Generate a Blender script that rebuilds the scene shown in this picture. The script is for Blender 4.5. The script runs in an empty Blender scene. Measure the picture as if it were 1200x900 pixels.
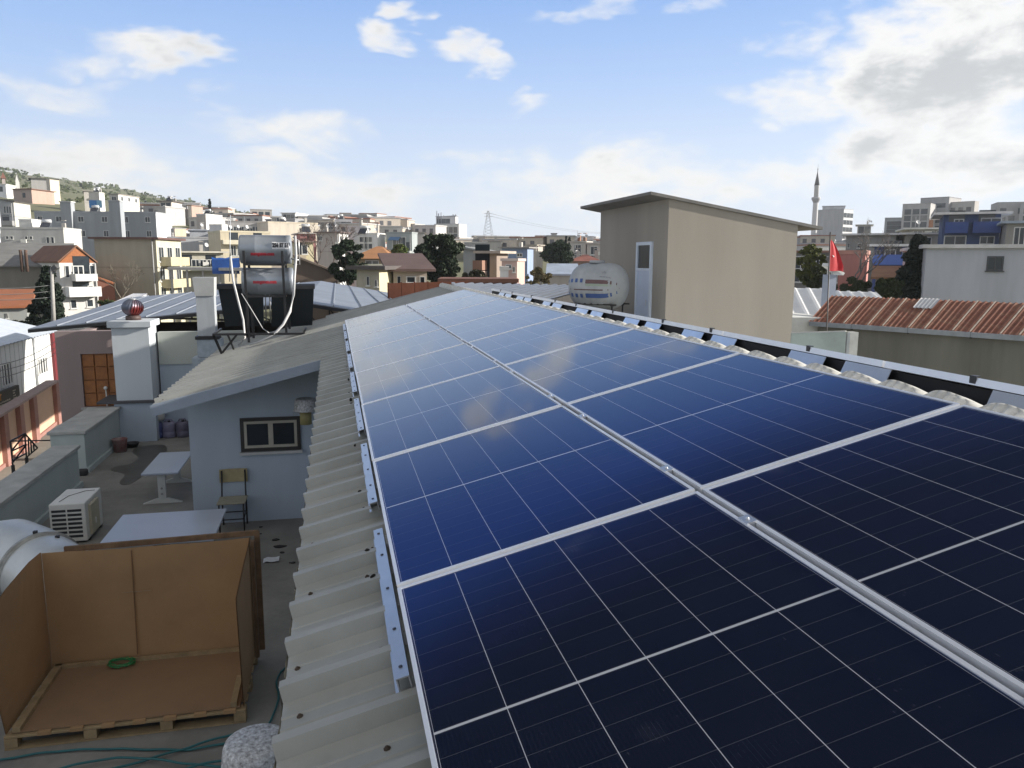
import bpy, bmesh, math, random
from mathutils import Vector, Matrix, Euler
rad = math.radians
sc = bpy.context.scene
random.seed(7)

# ------------------------------------------------------------------ camera, sky, sun, exposure
FPX = 917.0; YAW = rad(12.77); PITCH = rad(-9.0); ROLL = rad(0.29)
CAM = Vector((-0.18, -2.57, 1.11)); S = rad(14.12)
H = Vector((math.sin(YAW), math.cos(YAW), 0)); RH = Vector((math.cos(YAW), -math.sin(YAW), 0))
FW = H * math.cos(PITCH) + Vector((0, 0, math.sin(PITCH)))
_u = RH.cross(FW)
RR = math.cos(ROLL) * RH + math.sin(ROLL) * _u
UU = -math.sin(ROLL) * RH + math.cos(ROLL) * _u
cam = bpy.data.objects.new('camera', bpy.data.cameras.new('camera'))
sc.collection.objects.link(cam)
m = Matrix((RR, UU, -FW)).transposed().to_4x4(); m.translation = CAM
cam.matrix_world = m
cam.data.sensor_width = 36; cam.data.lens = 36 * FPX / 1200
cam.data.clip_start = 0.05; cam.data.clip_end = 8000
sc.camera = cam

SUN_AZ = rad(-8.0); SUN_EL = rad(17.5)          # azimuth counted from +X towards +Y
sdir = Vector((math.cos(SUN_AZ) * math.cos(SUN_EL), math.sin(SUN_AZ) * math.cos(SUN_EL), math.sin(SUN_EL)))
sl = bpy.data.lights.new('sun', 'SUN'); sl.energy = 4.9; sl.angle = rad(0.5); sl.color = (1.0, 0.94, 0.85)
so = bpy.data.objects.new('sun', sl); sc.collection.objects.link(so)
so.rotation_euler = (-sdir).to_track_quat('-Z', 'Y').to_euler()
sc.view_settings.view_transform = 'Standard'; sc.view_settings.look = 'None'
sc.view_settings.exposure = 0.95; sc.view_settings.gamma = 1.0
sc.view_settings.use_curve_mapping = False


def ray(px, py): return (px - 600) * RR - (py - 450) * UU + FPX * FW
def at(px, py, D):
    v = ray(px, py); return CAM + v * (D / v.dot(H))
def on_y(px, py, y):
    v = ray(px, py); return CAM + v * ((y - CAM.y) / v.y)
def on_x(px, py, x):
    v = ray(px, py); return CAM + v * ((x - CAM.x) / v.x)
def on_z(px, py, z):
    v = ray(px, py); return CAM + v * ((z - CAM.z) / v.z)


def build_world():
    w = bpy.data.worlds.new('World'); sc.world = w; w.use_nodes = True
    nt = w.node_tree; N = nt.nodes; L = nt.links
    bg = N['Background']; bg.inputs[1].default_value = 0.1
    sky = N.new('ShaderNodeTexSky'); sky.sky_type = 'NISHITA'; sky.sun_disc = False
    sky.sun_elevation = SUN_EL; sky.sun_rotation = math.pi / 2 - SUN_AZ
    sky.air_density = 1.25; sky.dust_density = 0.5; sky.ozone_density = 3.0; sky.altitude = 50
    tc = N.new('ShaderNodeTexCoord')
    def M(op, a, b=None, c=None, clamp=False):
        n = N.new('ShaderNodeMath'); n.operation = op; n.use_clamp = clamp
        for i, v in enumerate((a, b, c)):
            if v is None: continue
            if isinstance(v, (int, float)): n.inputs[i].default_value = v
            else: L.new(v, n.inputs[i])
        return n.outputs[0]
    sep = N.new('ShaderNodeSeparateXYZ'); L.new(tc.outputs['Generated'], sep.inputs[0])
    X, Y, Z = sep.outputs
    az = M('ARCTAN2', M('SUBTRACT', M('MULTIPLY', X, math.cos(YAW)), M('MULTIPLY', Y, math.sin(YAW))),
           M('ADD', M('MULTIPLY', X, math.sin(YAW)), M('MULTIPLY', Y, math.cos(YAW))))
    el = M('ARCSINE', Z)
    # cloud noise in a dome-projected space so that clouds flatten towards the horizon
    mp = N.new('ShaderNodeMapping'); mp.inputs['Scale'].default_value = (1, 1, 2.3)
    L.new(tc.outputs['Generated'], mp.inputs[0])
    def noise(scale, detail, rough, off):
        m2 = N.new('ShaderNodeMapping'); m2.inputs['Location'].default_value = off
        L.new(mp.outputs[0], m2.inputs[0])
        n = N.new('ShaderNodeTexNoise'); n.inputs['Scale'].default_value = scale
        n.inputs['Detail'].default_value = detail; n.inputs['Roughness'].default_value = rough
        n.inputs['Distortion'].default_value = 0.25
        L.new(m2.outputs[0], n.inputs[0]); return n.outputs['Fac']
    wa = noise(5.5, 4, .6, (9, 4, 1)); wb = noise(6.5, 4, .6, (2, 8, 5))
    az_w = M('ADD', az, M('MULTIPLY', M('SUBTRACT', wa, .5), .30)); el_w = M('ADD', el, M('MULTIPLY', M('SUBTRACT', wb, .5), .13))
    n1 = noise(7, 9, 0.62, (3.1, 1.7, 0.4)); n2 = noise(22, 6, 0.6, (0.3, 5.1, 2)); n3 = noise(3.2, 5, 0.55, (7, 2, 1))
    def azel(px, py):
        v = ray(px, py).normalized()
        return math.atan2(v.dot(RH), v.dot(H)), math.asin(v.z)
    blobs = [  # px, py, half width, half height, strength   (bearing and elevation of each cloud bank)
        (158, 66, 120, 44, 1.0), (40, 100, 140, 30, .7), (320, 152, 140, 40, .9), (60, 195, 300, 52, .8), (330, 222, 360, 50, .8),
        (465, 32, 50, 24, .85), (548, 68, 60, 30, .95), (512, 10, 40, 18, .7), (590, 118, 50, 20, .7), (690, 25, 70, 20, .6), (795, 20, 40, 22, .7),
        (700, 208, 180, 62, 1.0), (570, 172, 100, 26, .75), (900, 205, 170, 42, .85), (560, 240, 300, 30, .6),
        (1120, 70, 215, 150, 1.35), (1190, 40, 200, 120, 1.2), (1060, 170, 160, 62, 1.1), (955, 35, 70, 44, .7), (960, 105, 100, 44, .8), (1150, 195, 200, 60, 1.2),
        (1400, 60, 260, 200, 1.2), (-200, 120, 220, 90, .9)]
    dens = None
    for px, py, hw, hh, st in blobs:
        a0, e0 = azel(px, py); a1, _ = azel(px + hw, py); _, e1 = azel(px, py - hh)
        dx = M('DIVIDE', M('SUBTRACT', az_w, a0), abs(a1 - a0)); dy = M('DIVIDE', M('SUBTRACT', el_w, e0), abs(e1 - e0))
        d = M('MULTIPLY', M('SUBTRACT', 1.0, M('ADD', M('MULTIPLY', dx, dx), M('MULTIPLY', dy, dy)), None, True), st)
        dens = d if dens is None else M('MAXIMUM', dens, d)
    # cloud added outside the view, behind and overhead, as neutral fill light
    away = M('MULTIPLY', M('SUBTRACT', M('ABSOLUTE', az), 0.85, None, True), 3.0, None, True)
    over_ = M('MULTIPLY', M('SUBTRACT', el, rad(52), None, True), 3.0, None, True)
    other = M('MULTIPLY', M('MAXIMUM', away, over_), 0.64)
    dens = M('MAXIMUM', dens, other)
    nz = M('ADD', M('MULTIPLY', M('SUBTRACT', n1, 0.5), 1.9), M('MULTIPLY', M('SUBTRACT', n2, 0.5), 0.8))
    raw = M('ADD', M('SUBTRACT', dens, 0.42), M('MULTIPLY', nz, M('MULTIPLY', M('ADD', dens, 0.15), 1.25)))
    mr = N.new('ShaderNodeMapRange'); mr.interpolation_type = 'SMOOTHSTEP'
    mr.inputs['From Min'].default_value = -0.22; mr.inputs['From Max'].default_value = 0.62
    L.new(raw, mr.inputs['Value']); mask = mr.outputs[0]
    # thick middles of the banks turn grey
    g = N.new('ShaderNodeMapRange'); g.interpolation_type = 'SMOOTHSTEP'
    g.inputs['From Min'].default_value = 0.45; g.inputs['From Max'].default_value = 1.5
    L.new(M('ADD', raw, M('ADD', M('MULTIPLY', M('SUBTRACT', n3, 0.5), 1.5), M('MULTIPLY', M('SUBTRACT', n1, 0.5), 1.3))), g.inputs['Value'])
    mixc = N.new('ShaderNodeMix'); mixc.data_type = 'RGBA'
    L.new(g.outputs[0], mixc.inputs['Factor'])
    mixc.inputs['A'].default_value = (5.2, 5.1, 4.9, 1); mixc.inputs['B'].default_value = (2.9, 2.95, 2.95, 1)
    # clear air: white at the horizon, strong blue higher up, then darkened on purpose to dim the panel reflections
    cr = N.new('ShaderNodeValToRGB'); L.new(M('DIVIDE', el, rad(60), None, True), cr.inputs[0])
    stops = [(0, (4.55, 4.8, 5.3)), (6, (3.65, 4.25, 5.35)), (12, (2.2, 3.2, 5.2)), (19, (1.05, 2.2, 4.7)), (23, (.85, 1.9, 4.4)), (27.5, (.22, .42, 1.1)), (31, (.07, .09, .14)), (60, (.06, .08, .13))]
    el_ = cr.color_ramp.elements
    while len(el_) < len(stops): el_.new(.5)
    for e_, (dg, c) in zip(el_, stops): e_.position = dg / 60; e_.color = (*c, 1)
    mh = N.new('ShaderNodeMix'); mh.data_type = 'RGBA'; mh.inputs['Factor'].default_value = .88
    L.new(sky.outputs[0], mh.inputs['A']); L.new(cr.outputs[0], mh.inputs['B'])
    ms = N.new('ShaderNodeMix'); ms.data_type = 'RGBA'; L.new(M('MULTIPLY', mask, 0.94), ms.inputs['Factor'])
    L.new(mh.outputs['Result'], ms.inputs['A']); L.new(mixc.outputs['Result'], ms.inputs['B'])
    L.new(ms.outputs['Result'], bg.inputs[0])
build_world()

# ------------------------------------------------------------------ materials
MATS = {}
def mat(name, col, rough=0.8, metal=0.0, var=0.18, scale=3.0, streak=False, bump=0.0, bscale=40, coat=0, spec=None, dirt=None, stain=0.0):
    if name in MATS: return MATS[name]
    mt = bpy.data.materials.new(name); mt.use_nodes = True; MATS[name] = mt
    nt = mt.node_tree; N = nt.nodes; L = nt.links; b = N['Principled BSDF']
    b.inputs['Roughness'].default_value = rough; b.inputs['Metallic'].default_value = metal
    if spec is not None: b.inputs['Specular IOR Level'].default_value = spec
    if coat: b.inputs['Coat Weight'].default_value = coat
    tc = N.new('ShaderNodeTexCoord'); mp = N.new('ShaderNodeMapping')
    oi = N.new('ShaderNodeObjectInfo')
    ad = N.new('ShaderNodeVectorMath'); ad.operation = 'ADD'
    sh = N.new('ShaderNodeVectorMath'); sh.operation = 'SCALE'; sh.inputs['Scale'].default_value = 1.0
    L.new(oi.outputs['Location'], sh.inputs[0])
    L.new(tc.outputs['Object'], ad.inputs[0]); L.new(sh.outputs[0], ad.inputs[1]); L.new(ad.outputs[0], mp.inputs[0])
    if streak: mp.inputs['Scale'].default_value = (1, 1, 0.16)
    n = N.new('ShaderNodeTexNoise'); n.inputs['Scale'].default_value = scale; n.inputs['Detail'].default_value = 7
    n.inputs['Roughness'].default_value = 0.65
    L.new(mp.outputs[0], n.inputs[0])
    r = N.new('ShaderNodeMapRange'); r.inputs['From Min'].default_value = 0.25; r.inputs['From Max'].default_value = 0.75
    L.new(n.outputs['Fac'], r.inputs['Value'])
    mx = N.new('ShaderNodeMix'); mx.data_type = 'RGBA'
    d = dirt or tuple(c * (1 - var * 1.6) for c in col)
    mx.inputs['A'].default_value = (*d, 1); mx.inputs['B'].default_value = (*(min(c * (1 + var * .5), .95) for c in col), 1)
    L.new(r.outputs[0], mx.inputs['Factor'])
    out = mx.outputs['Result']
    if stain:
        n2 = N.new('ShaderNodeTexNoise'); n2.inputs['Scale'].default_value = scale * .37; n2.inputs['Detail'].default_value = 9
        n2.inputs['Roughness'].default_value = .75; L.new(mp.outputs[0], n2.inputs[0])
        r2 = N.new('ShaderNodeMapRange'); r2.inputs['From Min'].default_value = .55; r2.inputs['From Max'].default_value = .72
        r2.inputs['To Max'].default_value = stain; L.new(n2.outputs['Fac'], r2.inputs['Value'])
        m2 = N.new('ShaderNodeMix'); m2.data_type = 'RGBA'; L.new(r2.outputs[0], m2.inputs['Factor'])
        L.new(out, m2.inputs['A']); m2.inputs['B'].default_value = (*(c * .42 for c in col), 1); out = m2.outputs['Result']
    L.new(out, b.inputs['Base Color'])
    if bump:
        n3 = N.new('ShaderNodeTexNoise'); n3.inputs['Scale'].default_value = bscale; n3.inputs['Detail'].default_value = 5
        L.new(tc.outputs['Object'], n3.inputs[0])
        bp = N.new('ShaderNodeBump'); bp.inputs['Strength'].default_value = bump; bp.inputs['Distance'].default_value = .01
        L.new(n3.outputs['Fac'], bp.inputs['Height']); L.new(bp.outputs[0], b.inputs['Normal'])
    return mt

def wall_mat(col): return mat('plaster_%02d_%02d_%02d' % tuple(int(c * 99) for c in col), col, .88, var=.13, scale=.9, streak=True, stain=.22)
def pane_mat(): return mat('window_glass', (.035, .045, .055), .12, var=.4, scale=.7)
def frame_mat(): return mat('white_window_frame', (.62, .62, .6), .5, var=.1)
def leaf_mat(name, c1, c2, scale=.5):
    if name in MATS: return MATS[name]
    mt = mat(name, c2, .65, var=.0, scale=scale, dirt=c1, spec=.25)
    return mt

# ------------------------------------------------------------------ mesh helpers
class MB:
    def __init__(s): s.v = []; s.f = []; s.mi = []; s.cur = 0; s.smooth = []; s.sm = False
    def add(s, vs, fs, M=None):
        o = len(s.v)
        s.v += [tuple(M @ Vector(p)) if M else tuple(p) for p in vs]
        for f in fs: s.f.append([i + o for i in f]); s.mi.append(s.cur); s.smooth.append(s.sm)
    def box(s, x0, x1, y0, y1, z0, z1, M=None):
        s.add([(x0, y0, z0), (x1, y0, z0), (x1, y1, z0), (x0, y1, z0), (x0, y0, z1), (x1, y0, z1), (x1, y1, z1), (x0, y1, z1)],
              [(0, 3, 2, 1), (4, 5, 6, 7), (0, 1, 5, 4), (1, 2, 6, 5), (2, 3, 7, 6), (3, 0, 4, 7)], M)
    def bbox(s, x0, x1, y0, y1, z0, z1, b=.01, M=None):          # bevelled box
        bm = bmesh.new(); bmesh.ops.create_cube(bm, size=1)
        for v in bm.verts:
            v.co = Vector((x0 + (v.co.x + .5) * (x1 - x0), y0 + (v.co.y + .5) * (y1 - y0), z0 + (v.co.z + .5) * (z1 - z0)))
        bmesh.ops.bevel(bm, geom=bm.edges[:], offset=b, segments=2, affect='EDGES', profile=.5)
        bm.verts.index_update()
        s.add([v.co[:] for v in bm.verts], [[v.index for v in f.verts] for f in bm.faces], M); bm.free()
    def hexa(s, p, M=None):                                      # 8 corner points, bottom ring then top ring
        s.add(p, [(0, 3, 2, 1), (4, 5, 6, 7), (0, 1, 5, 4), (1, 2, 6, 5), (2, 3, 7, 6), (3, 0, 4, 7)], M)
    def prism(s, poly, axis_vec, M=None):                        # closed polygon extruded along a vector
        n = len(poly); a = Vector(axis_vec); p0 = [Vector(p) for p in poly]; p1 = [p + a for p in p0]
        s.add(p0 + p1, [list(range(n))[::-1], list(range(n, 2 * n))] + [(i, (i + 1) % n, (i + 1) % n + n, i + n) for i in range(n)], M)
    def tube(s, pts, r, n=8, M=None, caps=True):
        pts = [Vector(p) for p in pts]; rs = r if isinstance(r, (list, tuple)) else [r] * len(pts)
        o = []; up = Vector((0, 0, 1))
        for i, p in enumerate(pts):
            t = (pts[min(i + 1, len(pts) - 1)] - pts[max(i - 1, 0)]).normalized()
            a = t.cross(up if abs(t.z) < .95 else Vector((1, 0, 0))).normalized(); b = t.cross(a)
            o += [p + (a * math.cos(k * 2 * math.pi / n) + b * math.sin(k * 2 * math.pi / n)) * rs[i] for k in range(n)]
        f = []
        for i in range(len(pts) - 1):
            for k in range(n):
                f.append((i * n + k, i * n + (k + 1) % n, (i + 1) * n + (k + 1) % n, (i + 1) * n + k))
        if caps: f += [list(range(n))[::-1], list(range((len(pts) - 1) * n, len(pts) * n))]
        sm = s.sm; s.sm = True; s.add(o, f, M); s.sm = sm
    def bar(s, a, b, w, h=None, M=None):                          # square bar between two points
        a = Vector(a); b = Vector(b); h = h or w; t = (b - a).normalized()
        x = t.cross(Vector((0, 0, 1)) if abs(t.z) < .95 else Vector((0, 1, 0))).normalized(); y = x.cross(t)
        x = x * w / 2; y = y * h / 2
        s.hexa([a - x - y, a + x - y, a + x + y, a - x + y, b - x - y, b + x - y, b + x + y, b - x + y], M)
    def lathe(s, prof, n=24, M=None, cap=True):                   # profile of (r, z)
        v = []; f = []
        for r, z in prof:
            v += [(r * math.cos(k * 2 * math.pi / n), r * math.sin(k * 2 * math.pi / n), z) for k in range(n)]
        for i in range(len(prof) - 1):
            for k in range(n): f.append((i * n + k, i * n + (k + 1) % n, (i + 1) * n + (k + 1) % n, (i + 1) * n + k))
        if cap: f += [list(range(n))[::-1], list(range((len(prof) - 1) * n, len(prof) * n))]
        sm = s.sm; s.sm = True; s.add(v, f, M); s.sm = sm
    def grid(s, P, M=None, smooth=True):                          # P[i][j] points
        n = len(P); k = len(P[0]); v = [p for r in P for p in r]
        f = [(i * k + j, (i + 1) * k + j, (i + 1) * k + j + 1, i * k + j + 1) for i in range(n - 1) for j in range(k - 1)]
        sm = s.sm; s.sm = smooth; s.add(v, f, M); s.sm = sm
    def mesh(s, name, mats):
        me = bpy.data.meshes.new(name); me.from_pydata(s.v, [], s.f)
        for mm in (mats if isinstance(mats, (list, tuple)) else [mats]): me.materials.append(mm)
        if len(me.polygons) == len(s.mi):
            me.polygons.foreach_set('material_index', s.mi); me.polygons.foreach_set('use_smooth', s.smooth)
        bm = bmesh.new(); bm.from_mesh(me); bmesh.ops.recalc_face_normals(bm, faces=bm.faces[:]) if len(s.f) < 60000 else None
        bm.to_mesh(me); bm.free(); me.update(); return me
    def build(s, name, mats, parent=None, loc=None, rot=None):
        o = bpy.data.objects.new(name, s.mesh(name, mats)); sc.collection.objects.link(o)
        if parent: o.parent = parent
        if loc is not None: o.location = loc
        if rot is not None: o.rotation_euler = rot
        return o

def tag(o, label=None, cat=None, group=None, kind=None):
    if label: o['label'] = label
    if cat: o['category'] = cat
    if group: o['group'] = group
    if kind: o['kind'] = kind
    return o
def thing(name, label, cat, loc=(0, 0, 0), rot=(0, 0, 0), group=None):
    o = bpy.data.objects.new(name, None); sc.collection.objects.link(o)
    o.empty_display_size = .2; o.location = loc; o.rotation_euler = rot
    return tag(o, label, cat, group)
def copy_tree(o, parent=None):
    c = o.copy(); sc.collection.objects.link(c)
    if parent: c.parent = parent
    for ch in list(o.children): copy_tree(ch, c)
    return c
def text_mb(txt, size, mats, name, parent, M, depth=.002, bold=0.0, width=None):
    cu = bpy.data.curves.new(name, 'FONT'); cu.body = txt; cu.size = size; cu.extrude = depth; cu.offset = bold
    cu.align_x = 'CENTER'; cu.align_y = 'CENTER'; cu.resolution_u = 3
    ob = bpy.data.objects.new(name, cu); sc.collection.objects.link(ob)
    dg = bpy.context.evaluated_depsgraph_get(); me = bpy.data.meshes.new_from_object(ob.evaluated_get(dg))
    bpy.data.objects.remove(ob); bpy.data.curves.remove(cu)
    if width:
        xs = [v.co.x for v in me.vertices]; k = width / (max(xs) - min(xs))
        for v in me.vertices: v.co.x *= k
    me.transform(M); me.materials.clear(); me.materials.append(mats)
    o = bpy.data.objects.new(name, me); sc.collection.objects.link(o)
    if parent: o.parent = parent
    return o

def wpart(mb, name, mats, parent):                             # vertices given in world space, parent unrotated
    o = mb.build(name, mats, parent); l = parent.matrix_basis.translation if parent else Vector()
    o.data.transform(Matrix.Translation(-Vector(parent.location))); return o
SLM = Euler((0, -S, 0)).to_matrix().to_4x4()
def sl_pt(u, y, n): return SLM @ Vector((u, y, n))

# ------------------------------------------------------------------ ground
def skyline(px):
    xs = [(-700, 190), (-300, 192), (0, 203), (70, 213), (130, 223), (200, 236), (250, 246), (285, 251), (320, 258), (362, 262), (400, 257), (430, 256), (470, 266),
          (500, 276), (550, 281), (700, 284), (900, 286), (1300, 284), (1900, 280)]
    if px <= xs[0][0]: return xs[0][1]
    for (a, b), (c, d) in zip(xs, xs[1:]):
        if px <= c: return b + (d - b) * (px - a) / (c - a)
    return xs[-1][1]
def terrain(theta, R):                                          # bearing from the camera heading, distance
    th = max(-1.25, min(1.25, theta)); px = 600 + FPX * math.tan(th) if abs(th) < 1.2 else (-1700 if th < 0 else 2900)
    t = (305 - skyline(px)) / FPX * math.cos(th) * 1.0
    pts = [(0, 0), (140, 0), (200, .36), (260, .62), (400, .82), (900, 1.0), (1400, .9), (6000, .1)]
    g = 0
    for (a, b), (c, d) in zip(pts, pts[1:]):
        if a <= R <= c: g = b + (d - b) * (R - a) / (c - a)
    w = max(0, min(1, (R - 140) / 120)); w = w * w * (3 - 2 * w)
    fade = 1 if abs(theta) < 1.25 else max(0, 1 - (abs(theta) - 1.25) * 1.5)
    return -6.5 * (1 - w) + (R * t * g + 1.0) * w * fade
def ground_z(p):
    d = Vector((p[0], p[1], 0)) - Vector((CAM.x, CAM.y, 0)); return terrain(math.atan2(d.dot(RH), d.dot(H)), d.length)
mb = MB(); Rs = [0.5, 10, 30, 60, 100, 140] + [140 + 12 * i for i in range(1, 24)] + [450, 500, 560, 630, 700, 780, 860, 940, 1050, 1200, 1500, 2200, 3500, 6500]
rng = random.Random(3); P = []
for R in Rs:
    row = []
    for k in range(241):
        th = -math.pi + 2 * math.pi * k / 240
        z = terrain(th, R) + (rng.uniform(-1, 1) * R * .0022 if R > 250 and 0 < k < 240 else 0)
        q = CAM + (RH * math.sin(th) + H * math.cos(th)) * R
        row.append((q.x, q.y, z))
    P.append(row)
mb.grid(P)
gm = mat('earth_and_scrub', (.085, .1, .045), .95, var=.5, scale=.035, dirt=(.2, .185, .12), stain=.5)
tag(mb.build('ground', gm), kind='structure')
# street between our terrace and the white building
mb = MB(); mb.box(-13.4, -5.4, -10, 70, -6.6, -6.44)
tag(mb.build('street', mat('worn_concrete_road', (.27, .255, .22), .9, var=.25, scale=.5, stain=.4)), kind='structure')

# ------------------------------------------------------------------ our building: ribbed sheet roof with ridge cap
PER = .29; RN = -.135
ALU = mat('aluminium', (.72, .74, .78), .34, metal=.85, var=.08, scale=8)
GALV = mat('galvanised_steel', (.56, .58, .6), .45, metal=.6, var=.25, scale=6)
SHEET = mat('cream_grey_sheet', (.39, .39, .365), .45, var=.16, scale=2.2, dirt=(.29, .29, .265), stain=.14, bump=.05, bscale=120)
BLUEW = mat('pale_blue_render', (.44, .5, .57), .9, var=.09, scale=1.3, streak=True, stain=.15, bump=.15, bscale=60)
DARK = mat('recess_shade_black', (.012, .012, .014), .7, var=.2)
BLACKM = mat('black_steel', (.018, .018, .02), .45, var=.25, scale=9)
B = thing('workshop_building', 'low pale blue building whose ribbed cream sheet roof carries the solar panels', 'building', (0, 0, -6.5))
prof = [(0, 0), (.024, .001), (.036, .05), (.074, .05), (.086, .001), (.16, 0), (.166, .004), (.176, .004), (.182, 0), (.222, 0), (.228, .004), (.238, .004), (.244, 0)]
def sheet(mb, u0, u1, y0, y1, n0, MX, jag=0):
    ys = []; k = math.floor(y0 / PER)
    while k * PER < y1 + PER:
        ys += [(k * PER + a, h) for a, h in prof]; k += 1
    ys = [(y, h) for y, h in ys if y0 <= y <= y1]
    nu = max(2, int((u1 - u0) / .6) + 1)
    P = []
    for j in range(nu):
        u = u0 + (u1 - u0) * j / (nu - 1)
        P.append([MX @ Vector((u, y, n0 + h)) for y, h in ys])
    mb.grid(P, smooth=False)
    # sheet edge thickness and dark closure below
    P2 = [P[0], [p + MX.to_3x3() @ Vector((0, 0, -.02)) for p in P[0]]]; mb.grid(P2, smooth=False)
mb = MB(); sheet(mb, -.414, 2.5, -7, 16.1, RN, SLM)
sheet(mb, -2.655, -.4141, 8.2, 15.4, RN, SLM)
wpart(mb, 'roof_sheet', SHEET, B)
mb = MB()                                                        # eave lip of ragged foam along the low edge
rr = random.Random(5); P = []
for k in range(int((8.2 + 7) / .02)):
    y = -7 + k * .02
    P.append([sl_pt(-.416 - rr.uniform(0, .01), y, RN - .005), sl_pt(-.41 - rr.uniform(0, .014), y, RN - .045), sl_pt(-.39, y, RN - .06)])
mb.grid(P); wpart(mb, 'foam_edge', mat('yellowed_foam', (.5, .46, .36), .95, var=.3, scale=20), B)
mb = MB()                                                        # annex gable fascia, follows the slope
for u0, u1 in ((-2.66, -.43),):
    mb.hexa([sl_pt(u0, 8.16, RN - .14), sl_pt(u1, 8.16, RN - .12), sl_pt(u1, 8.195, RN - .12), sl_pt(u0, 8.195, RN - .14),
             sl_pt(u0, 8.16, RN + .005), sl_pt(u1, 8.16, RN + .005), sl_pt(u1, 8.195, RN + .005), sl_pt(u0, 8.195, RN + .005)])
wpart(mb, 'fascia', mat('blue_grey_metal_trim', (.3, .35, .42), .5, metal=.2, var=.12), B)
mb = MB()                                                        # far gable verge flashing
mb.hexa([sl_pt(-2.66, 15.4, RN - .06), sl_pt(-.4, 15.4, RN - .06), sl_pt(-.4, 15.75, RN - .06), sl_pt(-2.66, 15.75, RN - .06),
         sl_pt(-2.66, 15.4, RN + .045), sl_pt(-.4, 15.4, RN + .045), sl_pt(-.4, 15.75, RN + .03), sl_pt(-2.66, 15.75, RN + .03)])
mb.hexa([sl_pt(-.4, 15.9, RN - .06), sl_pt(2.52, 15.9, RN - .06), sl_pt(2.52, 16.35, RN - .06), sl_pt(-.4, 16.35, RN - .06),
         sl_pt(-.4, 15.9, RN + .05), sl_pt(2.52, 15.9, RN + .05), sl_pt(2.52, 16.35, RN + .03), sl_pt(-.4, 16.35, RN + .03)])
wpart(mb, 'verge_flashing', mat('grey_verge_metal', (.3, .29, .27), .6, metal=.1, var=.2), B)
mb = MB(); P = []; ny = int((16 + 4) / .0125)                     # ridge cap of scalloped sheet with crimped teeth
for k in range(ny):
    y = -4 + k * .0125; t = (y / .30) % 1.0; t = 1 - t
    a = math.sin(math.pi * t ** .8) ** .8; tooth = math.sin(2 * math.pi * y / .042) * a
    gr = (.5 + .5 * math.sin(2 * math.pi * y / .05)) ** 2.5 * min(1, a * 1.6)
    P.append([sl_pt(2.296, y, -.10), sl_pt(2.3, y, -.06), sl_pt(2.306 + .02 * gr, y, -.056 + .012 * a - .012 * gr), sl_pt(2.316 + .034 * gr, y, -.051 + .026 * a - .02 * gr),
              sl_pt(2.332 + .032 * gr, y, -.047 + .037 * a - .022 * gr), sl_pt(2.352 + .016 * gr, y, -.046 + .044 * a - .012 * gr), sl_pt(2.374, y, -.047 + .047 * a), sl_pt(2.42, y, -.07 + .04 * a), sl_pt(2.48, y, -.1 + .018 * a), sl_pt(2.535, y, -.14)])
mb.grid(P); wpart(mb, 'ridge_cap', mat('weathered_white_ridge', (.66, .65, .61), .6, var=.2, scale=14, dirt=(.42, .41, .37)), B)
# far slope of the roof
mb = MB(); F2 = Matrix.Translation((2.52, 0, .43)) @ Euler((0, S, 0)).to_matrix().to_4x4()
sheet(mb, 0, 3.0, -7, 16.1, -.02, F2); wpart(mb, 'far_roof_slope', SHEET, B)
mb = MB()                                                        # walls
mb.box(-.25, 5.2, -7, 15.6, -6.5, -.42)
mb.hexa([(-.2, 9.5, -2.9), (-2.33, 9.5, -2.9), (-2.33, 15.3, -2.9), (-.2, 15.3, -2.9), (-.2, 9.5, -.34), (-2.33, 9.5, -.86), (-2.33, 15.3, -.86), (-.2, 15.3, -.34)])
mb.hexa([(-.25, -7, -.42), (2.5, -7, -.42), (2.5, 15.6, -.42), (-.25, 15.6, -.42), (-.25, -7, -.36), (2.5, -7, .33), (2.5, 15.6, .33), (-.25, 15.6, -.36)])
wpart(mb, 'wall', BLUEW, B)
mb = MB()                                                        # window of the annex
a = on_y(281, 490, 9.5); b = on_y(353, 526, 9.5); wx0, wx1, wz1, wz0 = a.x, b.x, a.z, b.z
for t0, mm, y0, y1, w in ((0, 0, 9.462, 9.52, .05),):
    mb.box(wx0, wx1, y0, y1, wz1 - w, wz1); mb.box(wx0, wx1, y0, y1, wz0, wz0 + w)
    mb.box(wx0, wx0 + w, y0, y1, wz0 + w, wz1 - w); mb.box(wx1 - w, wx1, y0, y1, wz0 + w, wz1 - w)
wf = wpart(mb, 'window', mat('dark_brown_frame', (.03, .026, .022), .5), B)
mb = MB(); i0, i1, k0, k1 = wx0 + .052, wx1 - .052, wz0 + .052, wz1 - .052; w = .04; mid = (i0 + i1) / 2
for x0, x1 in ((i0, i0 + w), (mid - .035, mid + .035), (i1 - w, i1)): mb.box(x0, x1, 9.468, 9.515, k0, k1)
for z0, z1 in ((k0, k0 + w), (k1 - w, k1)):
    mb.box(i0 + w, mid - .035, 9.468, 9.515, z0, z1); mb.box(mid + .035, i1 - w, 9.468, 9.515, z0, z1)
def child_w(mb, name, mats, parent, root):                       # sub-part with world-space vertices
    o = mb.build(name, mats, parent); o.data.transform(Matrix.Translation(-Vector(root.location))); return o
child_w(mb, 'sash', mat('cream_sash', (.5, .47, .38), .5), wf, B)
mb = MB(); mb.box(i0 + w, mid - .035, 9.485, 9.49, k0 + w, k1 - w); mb.box(mid + .035, i1 - w, 9.485, 9.49, k0 + w, k1 - w)
child_w(mb, 'pane', pane_mat(), wf, B)
mb = MB(); mb.box(wx0 - .02, wx1 + .02, 9.42, 9.5, wz0 - .045, wz0 - .003); child_w(mb, 'sill', mat('marble_sill', (.55, .55, .53), .5), wf, B)
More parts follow.
